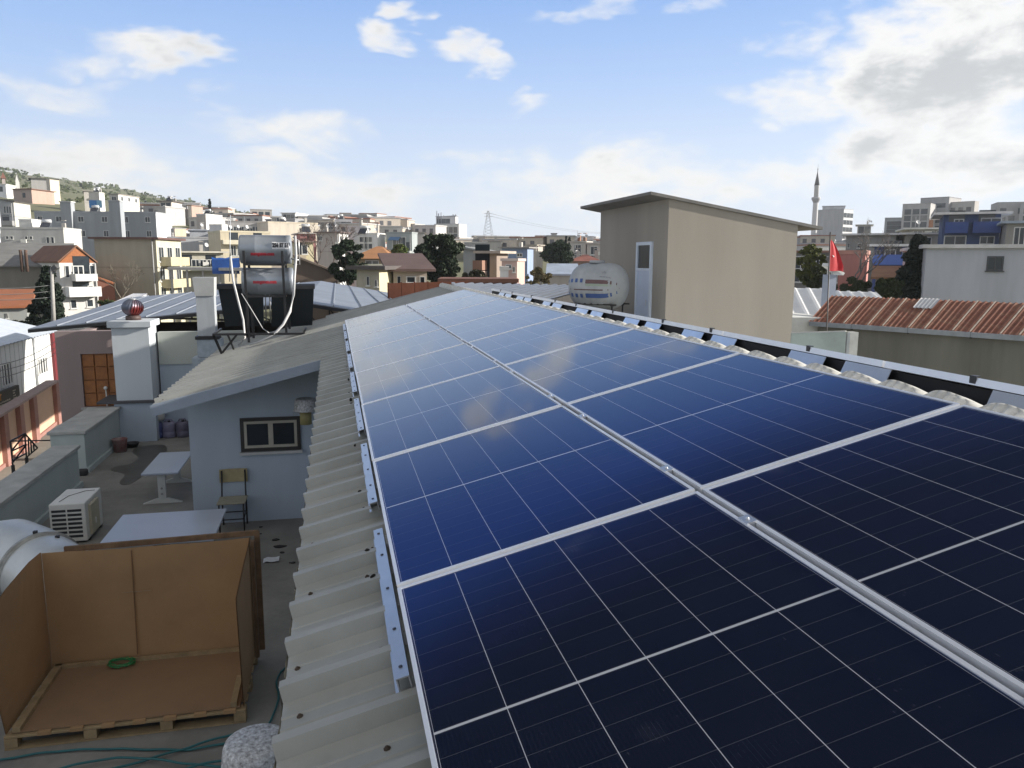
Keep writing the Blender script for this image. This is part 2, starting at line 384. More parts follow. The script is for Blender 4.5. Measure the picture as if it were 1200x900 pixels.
# foam plugs left in the ribs beside the rail
pl = None
for i, k in enumerate(list(range(-1, 34))):
    if k % 5 == 3: continue
    y = k * PER + .065
    if pl is None:
        mb = MB(); mb.lathe([(.03, 0), (.032, .012), (.02, .026), (.006, .03)], 8)
        pl = mb.build('foam_plug', mat('charred_sealant', (.02, .018, .016), .95, var=.5, scale=30), B); q = pl
    else:
        q = pl.copy(); sc.collection.objects.link(q)
    q.location = sl_pt(-.095 + rr.uniform(-.012, .012), y + rr.uniform(-.03, .03), RN + .03) + Vector((0, 0, 6.5)); q.rotation_euler = (0, -S, rr.uniform(0, 3)); q.scale = (rr.uniform(.3, .75), rr.uniform(.3, .6), rr.uniform(.4, 1.0))
# screws and washers on the sheet
mb = MB()
for k in range(-4, 52):
    for u in ((-.36, -.1) if k * PER < 8.1 else (-2.5, -1.45, -.4)):
        if rr.random() < .5: continue
        p = sl_pt(u + rr.uniform(-.02, .02), k * PER + (.205 if u > -.5 and k * PER < 8.1 else .065) + rr.uniform(-.01, .01), RN + (.001 if u > -.5 and k * PER < 8.1 else .034))
        mb.lathe([(.010, -.002), (.010, .002), (.005, .003), (.005, .007)], 7, Matrix.Translation(p) @ SLM)
o = wpart(mb, 'roof_screws', mat('rusty_screw', (.1, .07, .05), .7, metal=.3, var=.4, scale=30), B); tag(o, kind='stuff')
mb = MB(); mb.box(2.615, 2.64, -4, 11.45, .36, .556); wpart(mb, 'recess_shade', DARK, B)  # black strip put in as the shade under the far panels

# ------------------------------------------------------------------ solar panels
PW, PL, GAP = 1.134, 1.722, .022
def panel_material():
    mt = bpy.data.materials.new('solar_cells'); mt.use_nodes = True; nt = mt.node_tree; N = nt.nodes; L = nt.links; b = N['Principled BSDF']
    def M(op, a, bb=None, c=None, clamp=False):
        n = N.new('ShaderNodeMath'); n.operation = op; n.use_clamp = clamp
        for i, v in enumerate((a, bb, c)):
            if v is None: continue
            if isinstance(v, (int, float)): n.inputs[i].default_value = v
            else: L.new(v, n.inputs[i])
        return n.outputs[0]
    tc = N.new('ShaderNodeTexCoord'); sp = N.new('ShaderNodeSeparateXYZ'); L.new(tc.outputs['Object'], sp.inputs[0]); x, y, _ = sp.outputs
    def line(v, off, per, half):                                  # 1 on a line of the lattice
        t = M('MODULO', M('ADD', M('SUBTRACT', v, off), per * 100.5), per)
        return M('LESS_THAN', M('ABSOLUTE', M('SUBTRACT', t, per / 2)), half)
    cw = .1828; x0 = (PW - 6 * cw) / 2
    inx = M('MULTIPLY', M('GREATER_THAN', x, x0), M('LESS_THAN', x, PW - x0))
    vert = line(x, x0, cw, .0010)
    mid = M('LESS_THAN', M('ABSOLUTE', M('SUBTRACT', y, PL / 2)), .0046)
    half = (PL / 2 - .024) / 9
    hor = line(M('ABSOLUTE', M('SUBTRACT', y, PL / 2)), .006, half, .0009)
    bus = line(x, x0 + .0057, cw / 16, .00035)
    edge = M('MAXIMUM', M('LESS_THAN', M('ABSOLUTE', M('SUBTRACT', y, PL / 2)), 0.0), M('GREATER_THAN', M('ABSOLUTE', M('SUBTRACT', y, PL / 2)), PL / 2 - .019))
    edge = M('MAXIMUM', edge, M('SUBTRACT', 1.0, inx))
    nz = N.new('ShaderNodeTexNoise'); nz.inputs['Scale'].default_value = 1.6; nz.inputs['Detail'].default_value = 6; L.new(tc.outputs['Object'], nz.inputs[0])
    def mix(f, a, c):
        n = N.new('ShaderNodeMix'); n.data_type = 'RGBA'
        if isinstance(f, (int, float)): n.inputs['Factor'].default_value = f
        else: L.new(f, n.inputs['Factor'])
        for s, v in (('A', a), ('B', c)):
            if isinstance(v, tuple): n.inputs[s].default_value = (*v, 1)
            else: L.new(v, n.inputs[s])
        return n.outputs['Result']
    c = mix(nz.outputs['Fac'], (.0018, .002, .004), (.0035, .004, .008))
    c = mix(M('MULTIPLY', bus, .6), c, (.035, .036, .04))
    c = mix(M('MULTIPLY', hor, .8), c, (.085, .088, .09))
    c = mix(vert, c, (.55, .56, .58)); c = mix(mid, c, (.6, .61, .63)); c = mix(edge, c, (.02, .021, .03))
    L.new(c, b.inputs['Base Color'])
    # dust film and dried drops
    d = N.new('ShaderNodeTexNoise'); d.inputs['Scale'].default_value = 5; d.inputs['Detail'].default_value = 8; d.inputs['Roughness'].default_value = .7
    oi = N.new('ShaderNodeObjectInfo'); va = N.new('ShaderNodeVectorMath'); L.new(tc.outputs['Object'], va.inputs[0]); L.new(oi.outputs['Location'], va.inputs[1])
    L.new(va.outputs[0], d.inputs[0])
    b.inputs['Roughness'].default_value = .55; b.inputs['Specular IOR Level'].default_value = 0
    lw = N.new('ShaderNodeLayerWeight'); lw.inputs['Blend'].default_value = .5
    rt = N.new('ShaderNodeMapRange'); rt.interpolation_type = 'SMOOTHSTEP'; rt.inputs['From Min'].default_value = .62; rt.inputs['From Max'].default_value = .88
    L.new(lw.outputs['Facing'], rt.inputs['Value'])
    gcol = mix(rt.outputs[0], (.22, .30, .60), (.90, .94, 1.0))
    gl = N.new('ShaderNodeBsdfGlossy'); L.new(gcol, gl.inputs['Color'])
    va.operation = 'ADD'
    rr_ = N.new('ShaderNodeMapRange'); rr_.inputs['To Min'].default_value = .02; rr_.inputs['To Max'].default_value = .09; L.new(d.outputs['Fac'], rr_.inputs['Value'])
    L.new(rr_.outputs[0], gl.inputs['Roughness'])
    fr = N.new('ShaderNodeFresnel'); fr.inputs['IOR'].default_value = 2.4
    ms = N.new('ShaderNodeMixShader'); L.new(fr.outputs[0], ms.inputs[0]); L.new(b.outputs[0], ms.inputs[1]); L.new(gl.outputs[0], ms.inputs[2])
    # dried smears and fingermarks: thin pale film
    sm = N.new('ShaderNodeTexNoise'); sm.inputs['Scale'].default_value = 2.3; sm.inputs['Detail'].default_value = 3; L.new(va.outputs[0], sm.inputs[0])
    sf = N.new('ShaderNodeMapRange'); sf.inputs['From Min'].default_value = .68; sf.inputs['From Max'].default_value = .78; sf.inputs['To Max'].default_value = .07; L.new(sm.outputs['Fac'], sf.inputs['Value'])
    sp2 = N.new('ShaderNodeTexNoise'); sp2.inputs['Scale'].default_value = 38; sp2.inputs['Detail'].default_value = 2; L.new(va.outputs[0], sp2.inputs[0])
    sg = N.new('ShaderNodeMapRange'); sg.inputs['From Min'].default_value = .7; sg.inputs['From Max'].default_value = .76; sg.inputs['To Max'].default_value = .05; L.new(sp2.outputs['Fac'], sg.inputs['Value'])
    film = M('ADD', M('ADD', sf.outputs[0], sg.outputs[0]), M('MULTIPLY', d.outputs['Fac'], .02))
    df = N.new('ShaderNodeBsdfDiffuse'); df.inputs['Color'].default_value = (.3, .31, .34, 1)
    m3 = N.new('ShaderNodeMixShader'); L.new(film, m3.inputs[0]); L.new(ms.outputs[0], m3.inputs[1]); L.new(df.outputs[0], m3.inputs[2])
    L.new(m3.outputs[0], N['Material Output'].inputs[0])
    return mt
FRAME = mat('silver_panel_frame', (.84, .86, .9), .35, metal=.4, var=.06, scale=5)
mb = MB(); fw_, ft = .013, .035
mb.box(0, PW, 0, fw_, -ft, 0); mb.box(0, PW, PL - fw_, PL, -ft, 0); mb.box(0, fw_, fw_, PL - fw_, -ft, 0); mb.box(PW - fw_, PW, fw_, PL - fw_, -ft, 0)
frame_me = mb.mesh('frame', FRAME)
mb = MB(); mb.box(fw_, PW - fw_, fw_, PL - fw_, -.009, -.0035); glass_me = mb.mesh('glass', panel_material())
mb = MB(); mb.box(fw_, PW - fw_, fw_, PL - fw_, -.016, -.0125); back_me = mb.mesh('backsheet', mat('dark_backsheet', (.03, .03, .035), .6))
def panel(label, loc, rot, group):
    t = thing('solar_module', label, 'solar panel', loc, rot, group)
    for nm, me in (('frame', frame_me), ('glass', glass_me), ('backsheet', back_me)):
        o = bpy.data.objects.new(nm, me); sc.collection.objects.link(o); o.parent = t
    return t
ORD = ['nearest', 'second', 'third', 'fourth', 'fifth', 'sixth', 'seventh', 'eighth', 'ninth']
rp = random.Random(11)
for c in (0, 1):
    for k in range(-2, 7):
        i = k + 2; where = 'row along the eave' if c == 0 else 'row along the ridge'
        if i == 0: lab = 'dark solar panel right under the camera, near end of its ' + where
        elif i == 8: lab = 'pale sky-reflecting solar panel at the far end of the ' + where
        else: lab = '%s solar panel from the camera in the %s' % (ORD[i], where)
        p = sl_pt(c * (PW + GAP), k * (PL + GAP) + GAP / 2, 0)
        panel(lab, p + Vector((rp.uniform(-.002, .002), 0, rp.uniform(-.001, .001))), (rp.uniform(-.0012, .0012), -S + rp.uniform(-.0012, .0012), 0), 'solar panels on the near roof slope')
for k in range(-2, 6):
    i = k + 2
    panel('far slope solar panel showing only its silver edge behind the ridge, %s from the camera' % ORD[i],
          (2.6, k * (PL + GAP) + .95, .603), (0, S, 0), 'solar panels on the far roof slope')
# middle clamps in the seam between the two rows
mb = MB(); mb.box(-.018, .018, -.03, .03, -.001, .004); mb.lathe([(.006, .004), (.006, .009)], 6); mb.box(-.009, .009, -.03, .03, -.04, -.001)
cl = mb.build('panel_clamp', ALU); i = 0
for k in range(-2, 7):
    for f in (.16, .80):
        q = cl if i == 0 else cl.copy()
        if i: sc.collection.objects.link(q)
        i += 1
        q.location = sl_pt(PW + GAP / 2, k * (PL + GAP) + GAP / 2 + PL * f, .0); q.rotation_euler = (0, -S, 0)
        tag(q, 'small aluminium clamp in the seam between the two panel rows, pair at the %s panel' % ORD[k + 2], 'clamp', 'clamps between the panel rows')
# mini rails under the low edge of the array
mb = MB()
mb.box(-.02, .02, 0, 1.26, -.004, 0); mb.box(-.02, -.016, 0, 1.26, -.045, -.004); mb.box(.016, .02, 0, 1.26, -.045, -.004); mb.box(-.03, -.02, 0, 1.26, -.045, -.041)
rail_me = mb.mesh('rail_profile', ALU)
mb = MB()
for yy in (.06, .30, .62, .95, 1.2): mb.lathe([(.006, 0), (.006, .003)], 8, Matrix.Translation((0, yy, 0)))
hole_me = mb.mesh('screw_heads', mat('dark_screw_hole', (.05, .06, .09), .5))
ys = [-2.2, -.5, 1.15, 2.83, 4.45, 6.07, 7.68, 9.3, 10.75]
for i, y in enumerate(ys):
    lab = 'perforated aluminium rail poking out from under the panel edge, %s from the camera' % ORD[i]
    t = thing('mounting_rail', lab, 'rail', sl_pt(-.037, y, -.048), (0, -S, 0), 'mini rails along the low panel edge')
    for nm, me in (('profile', rail_me), ('screw_heads', hole_me)):
        o = bpy.data.objects.new(nm, me); sc.collection.objects.link(o); o.parent = t
# white flashing plates standing between ridge cap and the far panels
segs = [(-1.9, -1.35), (-1.25, -.8), (-.1, .2), (.84, 1.21), (1.39, 1.75), (2.43, 2.79), (2.94, 3.29), (3.75, 4.08), (4.25, 4.62), (5.27, 5.64), (5.77, 6.19), (6.81, 7.21), (7.33, 7.69), (8.36, 8.77), (8.84, 9.26), (9.67, 10.1), (10.2, 10.6)]
segs[2] = (-.62, .2)
ORD2 = ORD + ['tenth', 'eleventh', 'twelfth', 'thirteenth', 'fourteenth', 'fifteenth', 'sixteenth', 'seventeenth']
WPL = mat('bare_zinc_plate', (.86, .88, .92), .3, metal=.75, var=.1, scale=5, stain=.12)
for i, (y0, y1) in enumerate(segs):
    mb = MB(); L_ = y1 - y0
    mb.hexa([(0, 0, 0), (.003, 0, -.003), (.003, L_, -.003), (0, L_, 0), (.085, .03, .128), (.088, .03, .125), (.088, L_ + .03, .125), (.085, L_ + .03, .128)])
    mb.box(.05, .062, L_ * .3, L_ * .3 + .02, .06, .066); mb.box(.05, .062, L_ * .7, L_ * .7 + .02, .06, .066)
    o = mb.build('flashing_plate', WPL, None, (2.505, y0, .437))
    tag(o, 'white metal plate below the rail behind the ridge, %s from the camera' % ORD2[i], 'plate', 'white plates along the ridge')
i = 0
for k in range(-2, 10):
    mb = MB() if i == 0 else mb
    if i == 0:
        mb.box(-.004, .02, -.018, .018, 0, .006); mb.box(-.006, -.001, -.018, .018, -.034, .006); q = ec = mb.build('end_clamp', mat('dark_clamp', (.05, .055, .07), .4, metal=.6))
    else: q = ec.copy(); sc.collection.objects.link(q)
    i += 1; q.location = (2.599, k * 1.14 + .35 + (k % 3) * .12, .6045)
    tag(q, 'dark end clamp on the rail edge behind the ridge', 'clamp', 'end clamps behind the ridge')

# ------------------------------------------------------------------ terrace below the eave
FZ = -2.85
mb = MB(); mb.box(-5.3, -.25, -7, 16.4, FZ - .25, FZ)
tm = mat('stained_concrete_screed', (.235, .225, .205), .85, var=.3, scale=1.1, dirt=(.13, .125, .115), stain=.55, bump=.2, bscale=30)
tag(mb.build('terrace_floor', tm), kind='structure')
mb = MB(); mb.box(-5.28, -.27, -6.9, 16.3, -6.45, FZ - .255)
tag(mb.build('ground_floor_wall', mat('grey_render', (.33, .33, .31), .9, var=.2, scale=1)), 'grey rendered ground floor wall carrying the roof terrace', 'wall')
# water stains: thin wet film patches
def blob_patch(name, pts, z, m_, label, cat, th=.004):
    mb = MB(); n = len(pts)
    # smooth closed outline
    out = []
    for i in range(n):
        p0, p1, p2, p3 = (Vector(pts[(i + k) % n]) for k in (-1, 0, 1, 2))
        for t in (0, .25, .5, .75):
            out.append(.5 * ((2 * p1) + (p2 - p0) * t + (2 * p0 - 5 * p1 + 4 * p2 - p3) * t * t + (3 * p1 - p0 - 3 * p2 + p3) * t ** 3))
    c = out[0].copy(); mb.prism([(p.x - c.x, p.y - c.y, 0) for p in out], (0, 0, th))
    return tag(mb.build(name, m_, None, (c.x, c.y, z)), label, cat)
wpx = [(146, 556), (130, 551), (139, 546), (152, 544), (162, 536), (155, 530), (163, 524), (186, 521), (196, 525), (190, 537), (176, 549), (163, 561), (150, 568), (140, 566)]
blob_patch('water_puddle', [on_z(x, y, FZ).xy for x, y in wpx], FZ + .001, mat('wet_concrete', (.085, .078, .066), .42, var=.25, scale=3), 'dark wet patch spilled on the terrace floor beside the small table', 'puddle')
CAP = mat('pale_stone_coping', (.42, .42, .4), .85, var=.2, scale=3, stain=.35, bump=.15)
def parapet(label, x0, x1, y0, y1, z1, over=.04):
    t = thing('parapet_wall', label, 'wall', ((x0 + x1) / 2, (y0 + y1) / 2, FZ))
    mb = MB(); mb.box(x0, x1, y0, y1, FZ, z1 - .06); mb.box(x1, x1 + .05, y0, y1, FZ, FZ + .09); wpart(mb, 'wall', mat('sea_green_render', (.42, .47, .46), .9, var=.1, scale=1.2, streak=True, stain=.2, bump=.15), t)
    mb = MB(); mb.bbox(x0 - over, x1 + over, y0 - over, y1 + over, z1 - .058, z1, .008); wpart(mb, 'coping', CAP, t); return t
parapet('pale green parapet nearest the cardboard crate with worn stone coping', -4.98, -4.62, 8.3, 12.05, FZ + .74)
parapet('short wide parapet pier at the near end of the long green parapet', -5.35, -4.80, 5.5, 8.24, FZ + .60)
parapet('pale green parapet running up to the chimney block', -5.35, -4.78, 13.0, 15.45, FZ + .80)
# chimney block with turbine ventilator
CH = thing('chimney_block', 'broad pale blue chimney block with a flat top on the terrace corner', 'chimney', (-4.46, 15.95, FZ))
mb = MB(); mb.box(-4.88, -4.06, 15.5, 16.35, FZ, -1.99); wpart(mb, 'base', BLUEW, CH)
mb = MB(); mb.box(-5.2, -4.0, 15.42, 16.4, -1.985, -1.94); wpart(mb, 'ledge', mat('dark_slate', (.07, .07, .075), .7), CH)
mb = MB(); mb.hexa([(-4.83, 15.55, -1.938), (-4.10, 15.55, -1.938), (-4.10, 16.3, -1.938), (-4.83, 16.3, -1.938), (-4.84, 15.55, -.36), (-4.10, 15.55, -.36), (-4.10, 16.3, -.36), (-4.84, 16.3, -.36)])
wpart(mb, 'shaft', mat('chalky_blue_white_render', (.55, .59, .62), .9, var=.08, scale=1.3, streak=True, stain=.12), CH)
mb = MB(); mb.bbox(-4.9, -4.03, 15.47, 16.36, -.358, -.22, .012); wpart(mb, 'cap', mat('chalky_blue_white_render', (.55, .59, .62)), CH)
TV = thing('turbine_ventilator', 'round finned turbine ventilator half silver half rust red on the chimney block', 'ventilator', (-4.47, 15.92, -.218))
tv = mat('silver_and_rust_fins', (.15, .17, .22), .4, metal=.5, var=.2)
nt = tv.node_tree; bs = nt.nodes['Principled BSDF']; src = bs.inputs['Base Color'].links[0].from_socket
tc = nt.nodes.new('ShaderNodeTexCoord'); sx = nt.nodes.new('ShaderNodeSeparateXYZ'); nt.links.new(tc.outputs['Object'], sx.inputs[0])
nz = nt.nodes.new('ShaderNodeTexNoise'); nz.inputs['Scale'].default_value = 9; nt.links.new(tc.outputs['Object'], nz.inputs[0])
def mth(nt, op, a, b):
    n = nt.nodes.new('ShaderNodeMath'); n.operation = op; n.use_clamp = op == 'MULTIPLY'
    for i, v in enumerate((a, b)):
        if isinstance(v, (int, float)): n.inputs[i].default_value = v
        else: nt.links.new(v, n.inputs[i])
    return n.outputs[0]
f = mth(nt, 'SUBTRACT', mth(nt, 'ADD', mth(nt, 'MULTIPLY', mth(nt, 'ADD', sx.outputs[0], .05), 9), mth(nt, 'MULTIPLY', nz.outputs[0], .6)), mth(nt, 'MULTIPLY', mth(nt, 'SUBTRACT', sx.outputs[2], .22), 9))
mx = nt.nodes.new('ShaderNodeMix'); mx.data_type = 'RGBA'; cl_ = nt.nodes.new('ShaderNodeClamp'); nt.links.new(f, cl_.inputs[0]); nt.links.new(cl_.outputs[0], mx.inputs['Factor'])
nt.links.new(src, mx.inputs['A']); mx.inputs['B'].default_value = (.16, .02, .018, 1); nt.links.new(mx.outputs['Result'], bs.inputs['Base Color'])
mb = MB()
for k in range(22):
    a = k * 2 * math.pi / 22; P = []
    for i in range(11):
        ph = math.pi * (.08 + .84 * i / 10); r_ = .225 * math.sin(ph); z = .265 - .19 * math.cos(ph)
        row = []
        for j, (da, dr) in enumerate(((-.02, 1.0), (.12, .985), (.26, .88))):
            aa = a + da + .5 * (i / 10 - .5); row.append((r_ * dr * math.cos(aa), r_ * dr * math.sin(aa), z))
        P.append(row)
    mb.grid(P)
mb.build('vane_ball', tv, TV)
mb = MB(); mb.lathe([(.16, 0), (.15, .09), (.1, .1)], 20); mb.build('collar', mat('brown_collar', (.08, .05, .045), .6), TV)
mb = MB(); mb.lathe([(.1, .445), (.07, .462), (.012, .47), (.012, .5)], 16); mb.build('cap', GALV, TV)
# recess wall right of the chimney, sunlit upper and shaded lower half put into the colours, and mauve wall with the wooden shutter
mb = MB(); mb.box(-4.06, -2.4, 16.2, 16.35, FZ, -1.25); W1 = tag(mb.build('recess_wall', BLUEW), 'lower wall in a bluish shade colour behind the plastic barrels', 'wall')
mb = MB(); mb.box(-4.055, -2.2, 16.17, 16.37, -1.248, -.52); tag(mb.build('recess_wall', mat('sunlit_cream_render', (.47, .49, .45), .9, var=.08, scale=1.2, stain=.1)), 'upper wall in a sunlit cream colour under the blue metal roof', 'wall')
MV = thing('mauve_house', 'mauve rendered house under the blue metal roof with an orange wooden shutter', 'building', (-5.6, 16.5, -6.5))
mb = MB(); a = on_y(94, 415, 16.45); b = on_y(134, 476, 16.45); wl, wr, wt, wb = a.x, -4.95, a.z, b.z
xl = on_y(68, 440, 16.45).x
mb.box(xl, wl, 16.45, 16.7, -6.5, -.5); mb.box(wr, -4.9, 16.45, 16.7, -6.5, -.5); mb.box(wl, wr, 16.45, 16.7, -6.5, wb); mb.box(wl, wr, 16.45, 16.7, wt, -.5)
mb.box(xl, xl + .25, 16.7, 24, -6.5, -.62)
wpart(mb, 'wall', mat('mauve_render', (.3, .235, .225), .9, var=.1, scale=1.3, streak=True, stain=.2, bump=.15), MV)
WOOD = mat('orange_varnished_wood', (.33, .125, .03), .55, var=.3, scale=9, dirt=(.17, .06, .015))
mb = MB(); n = 3; w = (wr - wl) / n
for i in range(n):
    for j in range(4):
        h = (wt - wb) / 4
        mb.bbox(wl + i * w + .012, wl + (i + 1) * w - .012, 16.5, 16.54, wb + j * h + .01, wb + (j + 1) * h - .01, .008)
mb.box(wl, wr, 16.54, 16.58, wb, wt); sh = wpart(mb, 'shutter', WOOD, MV)
mb = MB(); mb.box(wl - .05, wr + .02, 16.36, 16.5, wb - .05, wb - .003); wpart(mb, 'sill', CAP, MV)
mb = MB(); mb.lathe([(.04, -.015), (.04, .015)], 12, Matrix.Translation((-5.28, 16.47, wb + .42)) @ Euler((math.pi / 2, 0, 0)).to_matrix().to_4x4()); mb.bar((-5.28, 16.48, wb), (-5.28, 16.48, wb + .38), .02)
wpart(mb, 'handle', mat('white_plastic', (.7, .7, .68), .5), MV)
# the blue metal roof (a wide low gable)
BR = thing('blue_metal_roof', 'wide low gabled blue grey metal roof on dark steel trusses behind the heaters', 'roof', (-.9, 17.5, -.6))
e0 = at(33, 387, 19.9); pk = Vector((-.95, 17.0, .06)); bk = at(376, 330, 37); re = Vector((4.2, 17.0, -.78)); rb = at(492, 350, 37)
eb = at(150, 356, 37); eb.z = e0.z - .05
mb = MB()
def roof_sheet_q(a, b, c, d, nb, th=.035):                       # a-b front edge, d-c back edge, with standing seams
    nrm = (b - a).cross(d - a).normalized(); nrm = nrm if nrm.z > 0 else -nrm
    mb.hexa([a, b, c, d, a + nrm * th, b + nrm * th, c + nrm * th, d + nrm * th])
    for k in range(1, nb):
        t = k / nb; p = a.lerp(b, t) + nrm * th; q = d.lerp(c, t) + nrm * th
        e = (b - a).normalized() * .02
        mb.hexa([p - e, p + e, q + e, q - e, p - e * .5 + nrm * .03, p + e * .5 + nrm * .03, q + e * .5 + nrm * .03, q - e * .5 + nrm * .03])
roof_sheet_q(e0, pk, bk, eb, 9); roof_sheet_q(pk, re, rb, bk, 7)
wpart(mb, 'sheeting', mat('blue_grey_steel_sheet', (.27, .295, .335), .45, metal=.2, var=.16, scale=.8, stain=.25), BR)
mb = MB()
def truss(a, b, drop, n):
    a2 = a + Vector((0, .05, -.06)); b2 = b + Vector((0, .05, -.06)); zlow = min(a.z, b.z) - drop
    mb.bar(a2, b2, .05); mb.bar((a2.x, a2.y, zlow), (b2.x, b2.y, zlow), .05)
    for k in range(n + 1):
        p = a2.lerp(b2, k / n); mb.bar(p, (p.x, p.y, zlow), .035)
        if k < n:
            q = a2.lerp(b2, (k + 1) / n); mb.bar(p, (q.x, q.y, zlow), .03)
truss(e0 + Vector((2.6, .3, 0)) + Vector((0, 0, .28)), pk + Vector((0, .3, 0)), .0, 6); truss(pk + Vector((0, .3, 0)), re + Vector((0, .3, 0)), .1, 8)
mb.bar(e0 + Vector((0, .02, -.03)), pk + Vector((0, .02, -.03)), .05, .08); mb.bar(pk + Vector((0, .02, -.03)), re + Vector((0, .02, -.03)), .05, .08)
wpart(mb, 'truss', BLACKM, BR)
mb = MB(); mb.box(-6.0, 3.0, 22, 22.2, -6.5, -.75); wpart(mb, 'inner_wall', mat('dark_store_wall', (.09, .085, .08), .9), BR)

# sheet metal flue left of the heaters
FL = thing('sheet_metal_flue', 'square pale sheet metal flue with a wider hood left of the water heaters', 'flue', (-2.74, 14.9, -.95))
a = on_y(232, 395, 14.9); b = on_y(253, 395, 14.9); zt = on_y(242, 325, 14.9).z; zh = on_y(242, 347, 14.9).z; x0, x1 = a.x, b.x
PALE = mat('pale_painted_steel', (.5, .53, .56), .5, metal=.2, var=.14, scale=3, streak=True, stain=.35)
mb = MB(); mb.box(x0, x1, 14.9, 15.2, a.z + .02, zh); wpart(mb, 'shaft', PALE, FL)
mb = MB(); mb.hexa([(x0 - .01, 14.88, zh + .003), (x1 + .01, 14.88, zh + .003), (x1 + .01, 15.22, zh + .003), (x0 - .01, 15.22, zh + .003), (x0 - .04, 14.85, zt), (x1 + .03, 14.85, zt), (x1 + .03, 15.25, zt), (x0 - .04, 15.25, zt)]); wpart(mb, 'hood', mat('pale_hood_steel', (.56, .57, .56), .5, metal=.15, var=.12), FL)
mb = MB(); mb.box(x0 - .05, x1 + .06, 14.84, 15.26, a.z - .05, a.z + .017); wpart(mb, 'collar', BLACKM, FL)
mb = MB(); mb.box(x0 - .02, x1 + .1, 14.86, 15.3, a.z - .42, a.z - .055); mb.box(x0 - .12, x1 + .05, 14.75, 15.3, -2.0, a.z - .43); wpart(mb, 'base', mat('patched_mortar', (.42, .47, .52), .9, var=.25, scale=7), FL)

# solar water heater
WH = thing('solar_water_heater', 'pair of stacked silver solar water tanks on a black steel stand with dark collectors', 'water heater', (-1.42, 13.2, -.5))
TANK = mat('brushed_tank_steel', (.36, .39, .43), .42, metal=.5, var=.14, scale=2)
RED = mat('red_lettering', (.55, .04, .06), .5); INK = mat('black_ink', (.02, .02, .025), .5); WHITEP = mat('white_label', (.75, .75, .75), .5)
c1 = on_y(280, 292, 13.0); c2 = on_y(340, 290, 13.0); zA = (on_y(310, 275, 13).z + on_y(310, 309, 13).z) / 2; rA = (on_y(310, 275, 13).z - on_y(310, 309, 13).z) / 2
zB = (on_y(310, 314, 13).z + on_y(310, 346, 13).z) / 2; rB = (on_y(310, 314, 13).z - on_y(310, 346, 13).z) / 2
for z, r_, dx, logo in ((zA, rA, 0, 1), (zB, rB, .02, 0)):
    xa, xb = c1.x + dx, c2.x + dx; L_ = xb - xa
    MX = Matrix.Translation((xa, 13.0 + rA, z)) @ Euler((0, math.pi / 2, 0)).to_matrix().to_4x4()
    mb = MB(); mb.lathe([(r_ * .55, -.02), (r_ * .9, -.012), (r_ * .985, 0), (r_, .02), (r_, L_ * .3), (r_ * 1.004, L_ * .3 + .004), (r_, L_ * .3 + .01), (r_, L_ - .09), (r_ * 1.006, L_ - .088), (r_ * 1.006, L_ - .01), (r_ * .97, L_), (r_ * .5, L_ + .02)], 40, MX)
    tk = wpart(mb, 'tank', TANK, WH); org = Vector(WH.location)
    def curved(tx, size, width, mtr, nm, xc, ang, rr_):
        cu = MB(); o = text_mb(tx, size, mtr, nm, tk, Matrix(), .003, .006, width)
        for v in o.data.vertices:
            a_ = ang + v.co.y / rr_; v.co = Vector((xc + v.co.x, 13.0 + rA - (rr_ + .002 + v.co.z) * math.cos(a_), z + (rr_ + .002 + v.co.z) * math.sin(a_))) - org
        return o
    curved('mengunes.com', .085, L_ * .46, RED, 'lettering', xa + L_ * .45, -.33 if logo else -.02, r_)
    if logo:
        mb2 = MB(); P = []
        for j in range(7):
            a_ = .02 + j * .085; P.append([Vector((x, 13.0 + rA - (r_ + .002) * math.cos(a_), z + (r_ + .002) * math.sin(a_))) for x in (xa + L_ * .64, xa + L_ * .98)])
        mb2.grid(P); child_w(mb2, 'number_label', WHITEP, tk, WH)
        curved('256 57 51', .105, L_ * .31, INK, 'number', xa + L_ * .81, .27, r_ + .003)
fy0, fy1 = 12.9, 13.5
legs = MB()
xl_, xr_ = on_y(287, 300, 12.9).x, on_y(332, 300, 12.9).x
for x in (xl_, xr_):
    top = zA - .03; zb = on_y(290, 400, 12.9).z - .02 + (x - xl_) * math.tan(S)
    m_ = MB(); m_.bar((x, fy0, zb), (x - .02, fy0 - .01, top), .045); wpart(m_, 'leg', BLACKM, WH)
    m_ = MB(); m_.bar((x + .03, fy1, zb + .02), (x, fy1, zA - .1), .045); wpart(m_, 'leg', BLACKM, WH)
m_ = MB()
for z in (zA - rA - .015, zB - rB - .015):
    m_.bar((xl_ - .02, fy0, z), (xr_ + .02, fy0, z), .04); m_.bar((xl_, fy1, z), (xr_, fy1, z), .04)
    for x in (xl_, xr_): m_.bar((x, fy0, z), (x, fy1, z), .035)
m_.bar((xl_, 12.88, zB - rB - .015), (xl_, 12.88, on_y(290, 392, 12.7).z), .03); m_.bar((xl_, 12.89, on_y(290, 392, 12.7).z), (xl_, 12.68, on_y(290, 392, 12.7).z), .03)
pb = on_y(250, 392, 12.7); pe = on_y(356, 391, 12.7)
m_.bar((xl_, fy1 + .02, zA - rA - .015), (xl_, fy1 + .02, zB - rB - .015), .035); m_.bar(pb, (pe.x, 12.7, pe.z), .04); m_.bar((pb.x, 12.7, pb.z), (pb.x + .1, 12.9, sl_pt(-2.25, 12.9, RN + .03).z), .035)
m_.bar((pb.x + .25, 12.7, pb.z), (pb.x + .27, 13.3, sl_pt(-2.1, 13, RN + .03).z), .03); m_.bar((pb.x + .12, 12.86, sl_pt(-2.25, 12.9, RN + .03).z + .02), (pb.x + .42, 12.7, pb.z), .03)
m_.bar((pb.x, 12.7, pb.z), (pb.x - .02, 13.9, pb.z), .035); m_.bar((pe.x, 12.7, pe.z), (pe.x, 13.9, pe.z), .035)
